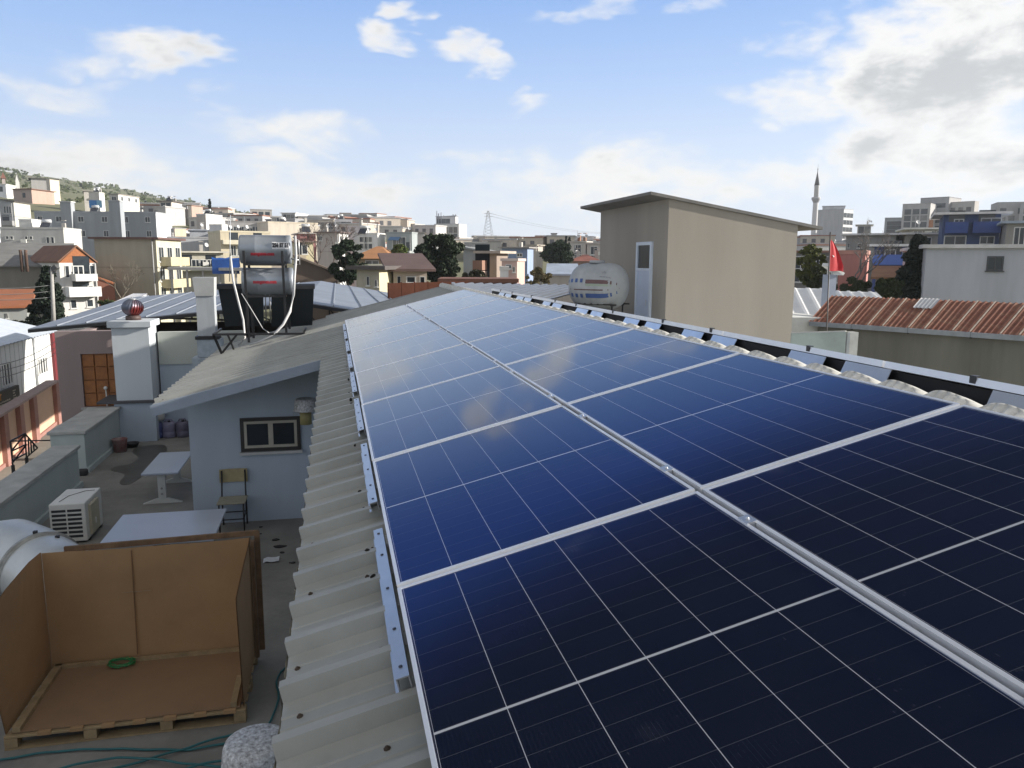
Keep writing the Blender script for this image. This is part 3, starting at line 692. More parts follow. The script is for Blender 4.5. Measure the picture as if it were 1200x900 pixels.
wpart(m_, 'stand', BLACKM, WH)
COLL = mat('dark_collector_back', (.035, .042, .048), .5, metal=.2, var=.2, scale=2)
for xs_ in ((255, 289, 264, 292), (288, 308, 290, 309), (318, 344, 318, 342), (343, 368, 341, 366)):
    a, b = on_y(xs_[0], 335, 13.25), on_y(xs_[1], 335, 13.25); c, d = on_y(xs_[2], 383, 13.75), on_y(xs_[3], 381, 13.75)
    m_ = MB(); t = Vector((0, .09, .02))
    m_.hexa([c, d, d + t, c + t, a, b, b + t, a + t]); cp = wpart(m_, 'collector', COLL, WH)
    m_ = MB(); e = Vector((0, -.015, 0)); a_, b_ = a + Vector((-.015, 0, 0)), b + Vector((.015, 0, 0))
    m_.hexa([a_ + e + Vector((0, 0, -.06)), b_ + e + Vector((0, 0, -.06)), b_ + t + Vector((0, 0, -.06)), a_ + t + Vector((0, 0, -.06)), a_ + e + Vector((0, 0, .01)), b_ + e + Vector((0, 0, .01)), b_ + t + Vector((0, 0, .02)), a_ + t + Vector((0, 0, .02))])
    child_w(m_, 'edge_trim', BLACKM, cp, WH)
PIPE = mat('white_pipe_lagging', (.6, .6, .6), .6, var=.15, scale=6)
m_ = MB(); m_.tube([on_y(346, 276, 12.95), on_y(347, 300, 12.95), on_y(345, 325, 12.9), on_y(344, 345, 12.85), on_y(340, 365, 12.8), on_y(332, 380, 12.75), on_y(322, 391, 12.7), on_y(305, 400, 12.75), on_y(292, 404, 12.8)], [.02, .023, .024, .025, .026, .024, .024, .02, .016], 10); wpart(m_, 'pipe', PIPE, WH)
m_ = MB(); m_.tube([on_y(270, 300, 12.8), on_y(273, 328, 12.8), on_y(279, 352, 12.8), on_y(285, 375, 12.8), on_y(287, 396, 12.8), on_y(280, 405, 12.8)], .02, 8); wpart(m_, 'pipe', PIPE, WH)
m_ = MB(); m_.tube([on_y(283, 344, 12.8), on_y(296, 365, 12.8), on_y(308, 385, 12.8), on_y(318, 392, 12.8)], .008, 6); wpart(m_, 'wire', PIPE, WH)
for x in (311, 316):
    m_ = MB(); m_.tube([on_y(x, 345, 13.2), on_y(x + 1, 378, 13.5)], .012, 8); wpart(m_, 'copper_pipe', mat('tinned_pipe', (.4, .4, .4), .4, metal=.7), WH)
m_ = MB(); m_.tube([on_y(343, 278, 13.0), on_y(350, 282, 13.0), on_y(351, 310, 13.0), on_y(343, 310, 13.0)], .013, 8); m_.tube([on_y(341, 303, 13), on_y(350, 305, 13)], .016, 8); wpart(m_, 'fitting', mat('tinned_pipe', (.4, .4, .4)), WH)
m_ = MB(); m_.tube([on_y(269, 330, 13.6), on_y(270, 252, 13.6)], .008, 6); m_.tube([on_y(265, 256, 13.6), on_y(275, 257, 13.6)], .006, 5)
tag(m_.build('antenna_mast', PALE), 'thin pale antenna mast rising left of the water tanks', 'mast')

# exhaust cowls
SPK = mat('speckled_galvanised', (.68, .69, .7), .55, metal=.1, var=.5, scale=42, dirt=(.07, .06, .06))
def cowl(label, x, y, z, r_, rot):
    t = thing('exhaust_cowl', label, 'vent', (x, y, z), (0, 0, rot))
    m_ = MB(); m_.lathe([(r_ * .55, -.2), (r_ * .55, 0)], 20); m_.build('duct_stub', mat('yellowed_duct', (.3, .26, .11), .6, var=.3), t)
    m_ = MB(); m_.lathe([(r_ * 1.15, .0), (r_ * 1.08, .02), (r_ * .98, r_ * .95), (r_ * .92, r_ * 1.1), (r_ * .8, r_ * 1.17), (0.01, r_ * 1.2)], 26); m_.build('hood', SPK, t)
    return t
a = on_y(358, 481, 8.9); cowl('speckled metal exhaust cowl on a yellow stub under the eave beside the window', a.x, 8.9, a.z, .15, 0)
a = on_y(292, 905, 2.0); cowl('large speckled metal exhaust cowl at the bottom below the eave near the crate', a.x + .05, 2.0, a.z - .02, .2, 0)

# ------------------------------------------------------------------ terrace furniture
MDFB = mat('grey_blue_laminate', (.4, .44, .52), .34, var=.06, scale=2, stain=.12); IVORY = mat('ivory_painted_steel', (.52, .52, .49), .5, var=.12)
def table(label, px, ztop, leg_in):
    P = [on_z(x, y, ztop) for x, y in px]; c = sum(P, Vector()) / 4
    t = thing('table', label, 'table', (c.x, c.y, FZ), (0, 0, 0), None)
    x0 = (P[0].x + P[3].x) / 2; x1 = (P[1].x + P[2].x) / 2; y0 = (P[0].y + P[1].y) / 2; y1 = (P[2].y + P[3].y) / 2
    m_ = MB(); m_.bbox(x0, x1, y0, y1, ztop - .028, ztop, .004); wpart(m_, 'tabletop', MDFB, t)
    for yy in (y0 + leg_in, y1 - leg_in):
        m_ = MB(); xm = (x0 + x1) / 2
        m_.bbox(xm - .06, xm + .06, yy - .03, yy + .03, FZ + .06, ztop - .03, .006)
        m_.hexa([(xm - .3, yy - .035, FZ), (xm + .3, yy - .035, FZ), (xm + .3, yy + .035, FZ), (xm - .3, yy + .035, FZ), (xm - .09, yy - .03, FZ + .075), (xm + .09, yy - .03, FZ + .075), (xm + .09, yy + .03, FZ + .075), (xm - .09, yy + .03, FZ + .075)])
        m_.box(xm - .25, xm + .25, yy - .02, yy + .02, ztop - .07, ztop - .029)
        lg = wpart(m_, 'leg', IVORY, t)
        m_ = MB()
        for dz in (.16, .25): m_.lathe([(.018, 0), (.018, .006)], 10, Matrix.Translation((xm, yy - .036, FZ + dz)) @ Euler((math.pi / 2, 0, 0)).to_matrix().to_4x4())
        child_w(m_, 'bolt_cover', mat('grey_bolt_cover', (.28, .28, .27), .5), lg, t)
    m_ = MB(); m_.box((x0 + x1) / 2 - .02, (x0 + x1) / 2 + .02, y0 + leg_in, y1 - leg_in, ztop - .16, ztop - .09); wpart(m_, 'stretcher', IVORY, t)
    return t
table('small grey blue table with ivory T shaped legs beside the wet patch', [(165, 553), (209, 556), (224, 529), (190, 530)], -2.32, .12)
table('wide grey blue table top between the air conditioner and the chair', [(112, 641), (254, 631), (262, 597), (146, 602)], -2.25, .15)
# chair
cx, cy = on_z(274, 620, FZ).x, on_z(274, 621, FZ).y
CR = thing('school_chair', 'steel framed school chair with yellow plywood back against the blue wall', 'chair', (cx, cy + .06, FZ))
PLY = mat('yellowed_plywood', (.42, .35, .19), .5, var=.2, scale=8); m_ = MB(); m_.bbox(-.2, .2, -.2, .19, .43, .448, .006); m_.build('seat', mat('worn_plywood_seat', (.36, .33, .25), .5, var=.2, scale=8), CR)
m_ = MB(); P = [[(x, .235 - .03 * (1 - (x / .2) ** 2) * -1 + .03 * (z - .7), z) for z in (.645, .66, .75, .83, .845)] for x in [-.2 + .04 * i for i in range(11)]]
m_.grid(P); m_.grid([[(p[0], p[1] + .012, p[2]) for p in r_] for r_ in P]); m_.build('backrest', PLY, CR)
for sx_ in (-1, 1):
    m_ = MB(); m_.tube([(sx_ * .17, -.19, 0), (sx_ * .17, -.17, .42)], .012, 8); m_.build('leg', BLACKM, CR)
    m_ = MB(); m_.tube([(sx_ * .17, .2, 0), (sx_ * .17, .18, .44), (sx_ * .165, .24, .83)], .012, 8); m_.build('leg', BLACKM, CR)
m_ = MB(); m_.tube([(-.17, -.18, .2), (.17, -.18, .2)], .009, 6); m_.tube([(-.17, .19, .2), (.17, .19, .2)], .009, 6)
for sx_ in (-1, 1): m_.tube([(sx_ * .165, -.19, .2), (sx_ * .165, .2, .2)], .009, 6)
m_.build('stretcher', BLACKM, CR)
for sx_ in (-1, 1):
    m_ = MB(); m_.tube([(sx_ * .17, -.175, .41), (sx_ * .17, .18, .41)], .011, 6); m_.build('seat_rail', BLACKM, CR)
# air conditioner outdoor unit
a = on_z(103, 636, FZ); AC = thing('air_conditioner_unit', 'white outdoor air conditioner unit standing on the terrace behind the crate', 'air conditioner', (a.x - .25, a.y + .3, FZ))
x0, x1, y0, y1, z0, z1 = a.x - .46, a.x, a.y, a.y + .78, FZ + .03, FZ + .58
ACW = mat('ivory_ac_casing', (.68, .67, .62), .5, var=.08)
m_ = MB(); m_.bbox(x0, x1, y0, y1, z0, z1, .012); wpart(m_, 'casing', ACW, AC)
for i in range(7):
    for j in range(2):
        m_ = MB() if (i, j) == (0, 0) else m_; xx = x0 + .03 + j * .2; m_.box(xx, xx + .18, y0 - .003, y0 + .01, z0 + .06 + i * .062, z0 + .095 + i * .062)
o = wpart(m_, 'grille', mat('dark_grille_slots', (.03, .032, .035), .6), AC)
m_ = MB(); m_.bbox(x1 - .01, x1 + .035, y0 + .14, y0 + .52, z0 + .04, z1 - .07, .01); cv = wpart(m_, 'service_cover', mat('beige_cover', (.5, .45, .33), .55, var=.12), AC)
m_ = MB(); m_.bbox(x1 + .03, x1 + .045, y0 + .3, y0 + .34, z0 + .16, z0 + .24, .004); child_w(m_, 'handle', ACW, cv, AC)
m_ = MB(); m_.tube([(x0 + .1, y0 + .12, z1 + .004), (x0 + .14, y0 + .4, z1 + .004), (x0 + .3, y0 + .62, z1 + .004), (x0 + .42, y0 + .64, z1 + .004)], .004, 5); wpart(m_, 'wire', BLACKM, AC)
for yy in (y0 + .1, y1 - .14):
    m_ = MB(); m_.box(x0 - .01, x1 + .01, yy, yy + .05, FZ, FZ + .03); wpart(m_, 'foot', BLACKM, AC)
# big galvanised duct
DU = thing('ventilation_duct', 'fat pale sheet metal ventilation duct with a clamped joint behind the crate', 'duct', (-3.4, 6.4, FZ))
A = Vector((-2.72, 5.7, FZ + .5)); Bq = Vector((-3.6, 6.75, FZ + .58)); dr = (Bq - A).normalized()
pts = [A, A.lerp(Bq, .5), Bq, Bq + dr * .3 + Vector((-.05, 0, .0)), Bq + dr * .55 + Vector((-.18, -.03, -.08)), Bq + dr * .7 + Vector((-.4, -.1, -.25)), Bq + dr * .72 + Vector((-.6, -.2, -.5))]
m_ = MB(); m_.tube(pts, .42, 40); wpart(m_, 'shell', mat('white_galvanised_sheet', (.58, .6, .6), .42, metal=.35, var=.14, scale=2.5, stain=.2), DU)
m_ = MB(); jp = A.lerp(Bq, .78); m_.tube([jp - dr * .05, jp + dr * .05], .432, 40, caps=True); m_.tube([jp - dr * .012, jp + dr * .012], .445, 40)
wpart(m_, 'joint_band', mat('flange_band', (.38, .38, .36), .5, metal=.4, var=.3, scale=9), DU)
for k in range(5):
    an = -.6 + k * .55; q = jp + (RH * math.sin(an) * .445 + Vector((0, 0, 1)) * math.cos(an) * .445)
    m_ = MB(); m_.bbox(q.x - .02, q.x + .02, q.y - .02, q.y + .02, q.z - .02, q.z + .02, .004); wpart(m_, 'clamp', BLACKM, DU)
# crate of cardboard panels on a pallet
BX = thing('cardboard_crate', 'open empty brown cardboard crate standing on a wooden pallet', 'crate', (-1.95, 4.55, FZ))
CB = mat('brown_cardboard', (.37, .225, .11), .85, var=.16, scale=1.4, stain=.2, bump=.06, bscale=8)
_nt = CB.node_tree; _w = _nt.nodes.new('ShaderNodeTexWave'); _w.bands_direction = 'X'; _w.inputs['Scale'].default_value = 28; _w.inputs['Distortion'].default_value = .6; _w.inputs['Detail'].default_value = 1
_tc = _nt.nodes.new('ShaderNodeTexCoord'); _nt.links.new(_tc.outputs['Object'], _w.inputs[0]); _bp = _nt.nodes.new('ShaderNodeBump'); _bp.inputs['Strength'].default_value = .12; _bp.inputs['Distance'].default_value = .01
_nt.links.new(_w.outputs['Fac'], _bp.inputs['Height']); _nt.links.new(_bp.outputs[0], _nt.nodes['Principled BSDF'].inputs['Normal'])
CBI = mat('brown_cardboard_floor', (.25, .155, .085), .85, var=.15, scale=1.2, stain=.2)
PALW = mat('pallet_wood', (.33, .24, .13), .85, var=.3, scale=6, streak=False)
px0, px1, py0, py1 = -2.9, -1.03, 4.0, 5.1; pz = FZ + .13
m_ = MB(); m_.grid([[(px0 + .02 + (px1 - px0 - .04) * i / 8, py1 - .015 - .03 * math.sin(math.pi * i / 8) * (j / 6) + .01 * math.sin(i * 1.7), pz + (1.14 + .01 * i / 8) * j / 6) for j in range(7)] for i in range(9)])
m_.grid([[(px0 + .02 + (px1 - px0 - .04) * i / 8, py1 - .009 - .03 * math.sin(math.pi * i / 8) * (j / 6) + .01 * math.sin(i * 1.7), pz + (1.14 + .01 * i / 8) * j / 6) for j in range(7)] for i in range(9)])
wpart(m_, 'back_panel', CB, BX)
def crate_side(name, X, lean, tops, matl):
    m_ = MB(); n = len(tops) - 1
    for off in (0, .007):
        m_.grid([[(X + off + lean * (z / 1.2) * (1 - i / n) , py0 + .02 + (py1 - py0 - .03) * i / n, pz + z) for z in (0, tops[i] * .33, tops[i] * .66, tops[i])] for i in range(n + 1)])
    return wpart(m_, name, matl, BX)
crate_side('side_panel', px0 + .01, -.14, [1.02, .98, 1.06, 1.10, 1.14, 1.15], mat('brown_cardboard', (.3, .17, .08)))
crate_side('side_panel', px1 - .02, -.02, [1.0, 1.03, 1.06, 1.1, 1.12, 1.17], mat('brown_cardboard', (.3, .17, .08)))
m_ = MB(); m_.box(px0 + .05, px1 - .05, py0 + .03, py1 - .03, pz, pz + .012); wpart(m_, 'bottom_sheet', CBI, BX)
m_ = MB(); fx = px0 + .78; m_.bar((fx, py1 - .048, pz + .08), (fx + .012, py1 - .052, pz + 1.12), .007, .012); wpart(m_, 'fold_crease', mat('cardboard_crease', (.2, .11, .055), .9), BX)
m_ = MB(); m_.box(fx - .1, fx + .16, py1 - .055, py1 - .052, pz + .71, pz + .718); wpart(m_, 'tear_mark', mat('torn_cardboard', (.36, .25, .15), .9), BX)
m_ = MB(); m_.bar((px0 + .2, py1 + .03, pz + 1.15), (px1 + .06, py1 + .03, pz + 1.185), .03, .05)
m_.bar((px1 + .045, py1 + .02, FZ + .1), (px1 + .045, py1 + .02, pz + 1.2), .05, .03); m_.bar((px1 + .015, py1 - .12, FZ + .1), (px1 + .015, py1 - .12, pz + 1.16), .03, .06)
wpart(m_, 'timber_frame', mat('weathered_crate_timber', (.2, .12, .065), .9, var=.35, scale=8), BX)
m_ = MB(); m_.bar((px0 + .09, py0 + .02, pz + .03), (px0 + .09, py1 - .03, pz + .03), .06, .04); m_.bar((px1 - .1, py0 + .03, pz + .03), (px1 - .1, py0 + .5, pz + .03), .05, .04)
m_.bar((px0 + .05, py1 - .05, pz + .03), (px1 - .05, py1 - .05, pz + .03), .03, .04); wpart(m_, 'batten', PALW, BX)
for i in range(7):
    m_ = MB(); yy = py0 + i * (py1 - py0 - .1) / 6; m_.bbox(px0, px1, yy, yy + .095, FZ + .1, FZ + .122, .004); wpart(m_, 'deck_board', PALW, BX)
for i in range(4):
    for yy in (py0, (py0 + py1) / 2 - .05, py1 - .1):
        xx = px0 + i * (px1 - px0 - .1) / 3; m_ = MB(); m_.bbox(xx, xx + .1, yy, yy + .1, FZ + .018, FZ + .098, .004); wpart(m_, 'block', PALW, BX)
m_ = MB()
for yy in (py0, (py0 + py1) / 2 - .05, py1 - .1): m_.box(px0, px1, yy, yy + .1, FZ + .001, FZ + .016)
wpart(m_, 'skid', PALW, BX)
m_ = MB()
for i in range(7):
    xx = px0 + .25 + i * .24; m_.bbox(xx, xx + .1, py0 - .004, py0 + .03, FZ + .1, FZ + .135, .003)
tag(wpart(m_, 'cardboard_tab', CB, BX), kind='stuff')
# green straps in the crate
m_ = MB(); r3 = random.Random(4); pts = []
for k in range(60):
    a_ = k * .55; pts.append((-2.25 + .11 * math.cos(a_) + r3.uniform(-.02, .02), 4.97 + .05 * math.sin(a_) + r3.uniform(-.015, .015), pz + .02 + .035 * abs(math.sin(k * .3)) + r3.uniform(0, .02)))
m_.tube(pts, .005, 5); tag(m_.build('packing_strap', mat('green_plastic_strap', (.02, .2, .06), .4)), 'small tangle of bright green packing strap lying in the crate', 'strap')
# teal hoses on the floor
HOSE = mat('teal_hose', (.02, .13, .14), .5, var=.15)
r4 = random.Random(8)
for i, (lab) in enumerate(('teal hose lying closest to the pallet front', 'teal hose looping out towards the eave from the pallet', 'teal hose furthest out in front of the pallet', 'teal hose crossing the tangle towards the lower left')):
    pts = []; x = -3.3; y = 3.72 - i * .09
    for k in range(26):
        t_ = k / 25; pts.append((-3.4 + 2.55 * t_, y + .14 * math.sin(t_ * (5 + i * 1.3) + i * 1.9) + (.06 * t_ * (1 - i)) + (.35 * max(0, t_ - .78) * (2 - i)), FZ + .012 + .012 * i + .01 * abs(math.sin(k))))
    if i == 1: pts += [(-.78, 4.3, FZ + .02), (-.82, 4.6, FZ + .02), (-.75, 4.85, FZ + .02), (-.5, 5.0, FZ + .02), (-.32, 5.02, FZ + .02)]
    sm = []
    for a_, b_, c_, d_ in zip([pts[0]] + pts, pts, pts[1:], pts[2:] + [pts[-1]]):
        A_, B_, C_, D_ = map(Vector, (a_, b_, c_, d_))
        for t_ in (0, .33, .66): sm.append(.5 * ((2 * B_) + (C_ - A_) * t_ + (2 * A_ - 5 * B_ + 4 * C_ - D_) * t_ * t_ + (3 * B_ - A_ - 3 * C_ + D_) * t_ ** 3))
    m_ = MB(); m_.tube(sm, .0095, 6); tag(m_.build('hose', HOSE), lab, 'hose', 'teal hoses in front of the crate')
# paper and dark litter
a = on_z(318, 657, FZ); m_ = MB(); m_.grid([[(a.x - .1 + .05 * i, a.y - .08 + .055 * j, FZ + .004 + .02 * math.sin(i * 1.3 + j)**2) for j in range(4)] for i in range(5)]); m_.grid([[(a.x - .1 + .05 * i, a.y - .08 + .055 * j, FZ + .007 + .02 * math.sin(i * 1.3 + j)**2) for j in range(4)] for i in range(5)])
tag(m_.build('paper_scrap', mat('white_paper', (.7, .72, .76), .8)), 'crumpled white paper scrap lying on the terrace floor', 'paper')
for i, (x, y, s_) in enumerate(((306, 618, .03), (323, 633, .06), (326, 641, .08), (330, 648, .035), (343, 660, .04), (305, 626, .02))):
    a = on_z(x, y, FZ); m_ = MB(); pts = [(s_ * (1 + .5 * r4.uniform(-1, 1)) * math.cos(k * .7), s_ * .5 * (1 + .5 * r4.uniform(-1, 1)) * math.sin(k * .7), 0) for k in range(9)]
    m_.prism(pts, (0, 0, .014)); o = m_.build('leaf_litter', mat('dark_leaf_litter', (.025, .022, .02), .9, var=.4, scale=20), None, (a.x, a.y, FZ))
    tag(o, 'dark scrap of leaf litter on the floor below the blue wall', 'litter', 'scraps on the terrace floor')
# barrels, bucket, bowl
def canister(label, px, py, matl, zb=FZ, s_=1.0, y=None):
    a = on_y(px, py, y)
    t = thing('plastic_canister', label, 'canister', (a.x, y, zb))
    m_ = MB(); m_.lathe([(.13 * s_, 0), (.145 * s_, .02), (.145 * s_, .13), (.138 * s_, .14), (.145 * s_, .15), (.145 * s_, .3), (.12 * s_, .345), (.07 * s_, .36)], 20); m_.build('body', matl, t)
    m_ = MB(); m_.tube([(-.08, 0, .35), (-.06, 0, .4), (.06, 0, .4), (.08, 0, .35)], .016, 8); m_.build('handle', matl, t)
    m_ = MB(); m_.lathe([(.03, .355), (.03, .39)], 12, Matrix.Translation((.02, -.06, 0))); m_.build('lid', BLACKM, t); return t
canister('blue plastic canister at the left end of the row by the wall', 184, 515, mat('blue_plastic', (.09, .11, .26), .45, var=.15), y=15.85)
canister('lilac plastic canister in the middle of the row by the wall', 199, 515, mat('lilac_plastic', (.22, .21, .3), .45, var=.15), y=15.85)
canister('grey purple plastic canister nearest the annex corner', 215, 515, mat('grey_purple_plastic', (.13, .12, .17), .45, var=.15), y=15.85)
canister('dirty white plastic canister stacked on top of the blue one', 185, 490, mat('dirty_white_plastic', (.5, .49, .45), .5, var=.2), FZ + .405, 1.0, y=15.85)
a = on_z(141, 529, FZ); BK = thing('paint_bucket', 'red paint bucket with a pale splash beside the parapet', 'bucket', (a.x, a.y, FZ))
m_ = MB(); m_.lathe([(.12, 0), (.15, .26), (.155, .27), (.14, .265), (.11, .01)], 24); m_.build('body', mat('red_bucket_plastic', (.16, .025, .03), .5, var=.6, scale=7, dirt=(.3, .27, .25)), BK)
m_ = MB(); m_.tube([(.155 * math.cos(t_ * math.pi / 8), .155 * math.sin(t_ * math.pi / 8) , .255 - .06 * math.sin(t_ * math.pi / 8)) for t_ in range(9)], .004, 5); m_.build('handle', GALV, BK)
a = on_z(155, 524, FZ); m_ = MB(); m_.lathe([(.1, 0), (.14, .09), (.15, .1), (.12, .085), (.06, .01)], 20); tag(m_.build('basin', mat('black_plastic', (.02, .02, .022), .5), None, (a.x, a.y, FZ)), 'low black plastic basin behind the red bucket', 'basin')
a = on_z(97, 557, FZ); m_ = MB(); m_.bbox(-.09, .09, -.06, .06, 0, .12, .03); tag(m_.build('drain_box', mat('black_plastic', (.02, .02, .022)), None, (a.x, a.y, FZ)), 'small black drain box in the gap between the two parapets', 'drain')
# black railing outside the parapet
RL = thing('steel_railing', 'black steel stair railing outside the parapet above the street', 'railing', (-6.1, 11.6, -4.0))
m_ = MB(); q = lambda x, y, d: at(x, y, d)
for a_, b_ in (((12, 517), (29, 508)), ((12, 517), (15, 545)), ((29, 508), (31, 536)), ((13, 529), (30, 521)), ((14, 540), (31, 531)), ((13, 529), (30, 508)), ((14, 543), (31, 521)), ((29, 508), (44, 525)), ((12, 517), (60, 516)), ((31, 536), (44, 525)), ((33, 512), (34, 534)), ((36, 516), (37, 531)), ((39, 519), (40, 528))):
    m_.bar(q(*a_, 15.2 + (a_[0] > 25) * .5), q(*b_, 15.2 + (b_[0] > 25) * .5), .024)
m_.bar(q(15, 545, 15.2), q(15, 545, 15.2) - Vector((0, 0, 2.4)), .05); m_.bar(q(31, 536, 15.7), q(31, 536, 15.7) - Vector((0, 0, 2.4)), .05)
wpart(m_, 'bars', BLACKM, RL)

# ------------------------------------------------------------------ neighbouring roofs and the stair house on the right
TH = thing('stair_house', 'plain beige and grey rendered stair house with a thin overhanging roof slab and narrow door', 'building', (6.4, 12.4, -6.5))
yF = 12.35; A = on_y(782, 300, yF); xL = A.x; xR = on_y(933, 300, yF).x; B2 = on_x(703, 300, xL); yB = B2.y
zl = on_y(782, 233, yF).z; zr = on_y(938, 264, yF).z; zlb = on_x(703, 246, xL).z; slope = (zr - zl) / (xR - xL)
m_ = MB(); m_.hexa([(xL, yF, -6.5), (xR, yF, -6.5), (xR, yB, -6.5), (xL, yB, -6.5), (xL, yF, zl), (xR, yF, zr), (xR, yB, zr), (xL, yB, zl)])
wpart(m_, 'wall', mat('beige_grey_render', (.34, .305, .262), .92, var=.12, scale=.8, streak=True, stain=.24, bump=.15, bscale=50), TH)
ov = .38; xa, xb, ya, yb_ = xL - ov * 1.1, xR + .55, yF - .05, yB + ov; z = lambda x: zl + (x - xL) * slope + .004
m_ = MB(); m_.hexa([(xa, ya, z(xa)), (xb, ya, z(xb)), (xb, yb_, z(xb)), (xa, yb_, z(xa)), (xa, ya, z(xa) + .06), (xb, ya, z(xb) + .06), (xb, yb_, z(xb) + .06), (xa, yb_, z(xa) + .06)])
wpart(m_, 'roof_slab', mat('weathered_roof_slab', (.2, .19, .18), .8, var=.2, scale=2, stain=.3), TH)
d0 = on_x(748, 284, xL); d1 = on_x(766, 284, xL); zd = d0.z; ya, yb2 = d1.y, d0.y
WD = mat('pale_blue_white_door', (.62, .68, .78), .45, var=.06)
m_ = MB(); zb = zd - 2.35
for y0, y1, z0, z1 in ((ya, ya + .08, zb, zd), (yb2 - .08, yb2, zb, zd), (ya + .08, yb2 - .08, zd - .07, zd), (ya + .08, yb2 - .08, zd - .62, zd - .56)): m_.box(xL - .05, xL - .002, y0, y1, z0, z1)
dr_ = wpart(m_, 'door', WD, TH)
m_ = MB(); m_.box(xL - .03, xL - .002, ya + .08, yb2 - .08, zb, zd - .62); child_w(m_, 'leaf', mat('blue_white_door_leaf', (.52, .6, .74), .4, var=.05), dr_, TH)
m_ = MB(); m_.box(xL - .02, xL - .004, ya + .08, yb2 - .08, zd - .56, zd - .07); child_w(m_, 'pane', pane_mat(), dr_, TH)
m_ = MB(); m_.bar((xL - .07, ya + .16, zd - 1.35), (xL - .07, ya + .16, zd - 1.23), .02); child_w(m_, 'handle', ALU, dr_, TH)
m_ = MB(); m_.box(3.9, 9.5, 12.0, 19, -6.5, -1.0); tag(m_.build('neighbour_block', mat('grey_flat_roof', (.3, .29, .27), .9, var=.2)), 'grey flat roofed block under the stair house', 'building')
# horizontal striped water tank
WT = thing('water_tank', 'white plastic water tank on its side with brown and blue stripes beside the stair house', 'water tank', (5.6, 13.4, -.7))
# placed just left of the grey side wall
tl = at(672, 331, 16.9); trr = at(733, 331, 16.2); ctr = (tl + trr) / 2; rT = abs(at(700, 304, 16).z - at(700, 360, 16).z) / 2; zc = (at(700, 304, 16).z + at(700, 360, 16).z) / 2
axis = (trr - tl); axis.z = 0; LT = axis.length; ang = math.atan2(axis.y, axis.x)
WT.location = (ctr.x, ctr.y, zc - rT - .07); WT.rotation_euler = (0, 0, ang)
wt = mat('white_tank_plastic', (.43, .45, .47), .5, var=.16, scale=2, stain=.25)
MXT = Matrix.Translation((0, 0, rT)) @ Euler((0, math.pi / 2, 0)).to_matrix().to_4x4()
pf = []
for i in range(33):
    t_ = -1 + i / 16; pf.append((rT * max(.02, (1 - abs(t_) ** 5)) ** .5 * (.975 if i in (8, 12, 16, 20, 24) else 1), t_ * LT / 2))
m_ = MB(); m_.lathe(pf, 48, MXT); bd = m_.build('body', wt, WT)
def tank_patch(name, x0, x1, a0, a1, matl, par, off=.003):
    m_ = MB(); P = []
    for i in range(9):
        x = x0 + (x1 - x0) * i / 8; t_ = abs(2 * x / LT); r_ = rT * max(.02, 1 - t_ ** 5) ** .5 + off
        P.append([(x, -r_ * math.cos(a), rT + r_ * math.sin(a)) for a in (a0, (a0 + a1) / 2, a1)])
    m_.grid(P); return m_.build(name, matl, par)
BRN = mat('brown_stripe', (.16, .09, .09), .5); BLU = mat('blue_stripe', (.06, .12, .33), .5); GRN = mat('pale_green_stripe', (.38, .45, .36), .5)
tank_patch('stripe', -.05 * LT, (.46) * LT, .13, .30, BRN, bd); tank_patch('stripe', -.05 * LT, (.46) * LT, -.5, -.3, BLU, bd); tank_patch('stripe', -.05 * LT, (.46) * LT, .03, .115, GRN, bd); tank_patch('stripe', -.47 * LT, .48 * LT, -.16, -.11, BRN, bd)
for k in range(4):
    tank_patch('stripe', (-.44 + k * .095) * LT, (-.39 + k * .095) * LT, .17, .34, BLU, bd); tank_patch('stripe', (-.44 + k * .095) * LT, (-.39 + k * .095) * LT, -.5, -.32, BLU, bd)
GRY = mat('grey_print', (.3, .31, .33), .5)
for k, (xa, w) in enumerate(((.2, .045), (.25, .05), (.31, .03), (.345, .04))): tank_patch('print', xa * LT, (xa + w) * LT, .42, .47, GRY, bd)
for a_, b_ in ((.23, .25), (.27, .29), (.25, .27)): tank_patch('print', a_ * LT, b_ * LT, .62 if a_ != .25 else .66, .68 if a_ != .25 else .74, GRY, bd)
m_ = MB()
for y in (-rT * .62, rT * .62):
    m_.bar((-LT * .46, y, rT * .24), (LT * .46, y, rT * .24), .03)
for x in (-LT * .36, LT * .36):
    m_.bar((x, -rT * .6, rT * .2), (x, rT * .6, rT * .2), .03)
    for y in (-rT * .5, rT * .5): m_.bar((x, y, -.12), (x, y, rT * .22), .025)
m_.build('cradle', BLACKM, WT)
m_ = MB(); m_.lathe([(.16, 0), (.16, .05), (.13, .06)], 20, Matrix.Translation((-.05, 0, rT * 1.985))); m_.build('lid', mat('grey_lid', (.4, .42, .44), .5), WT)

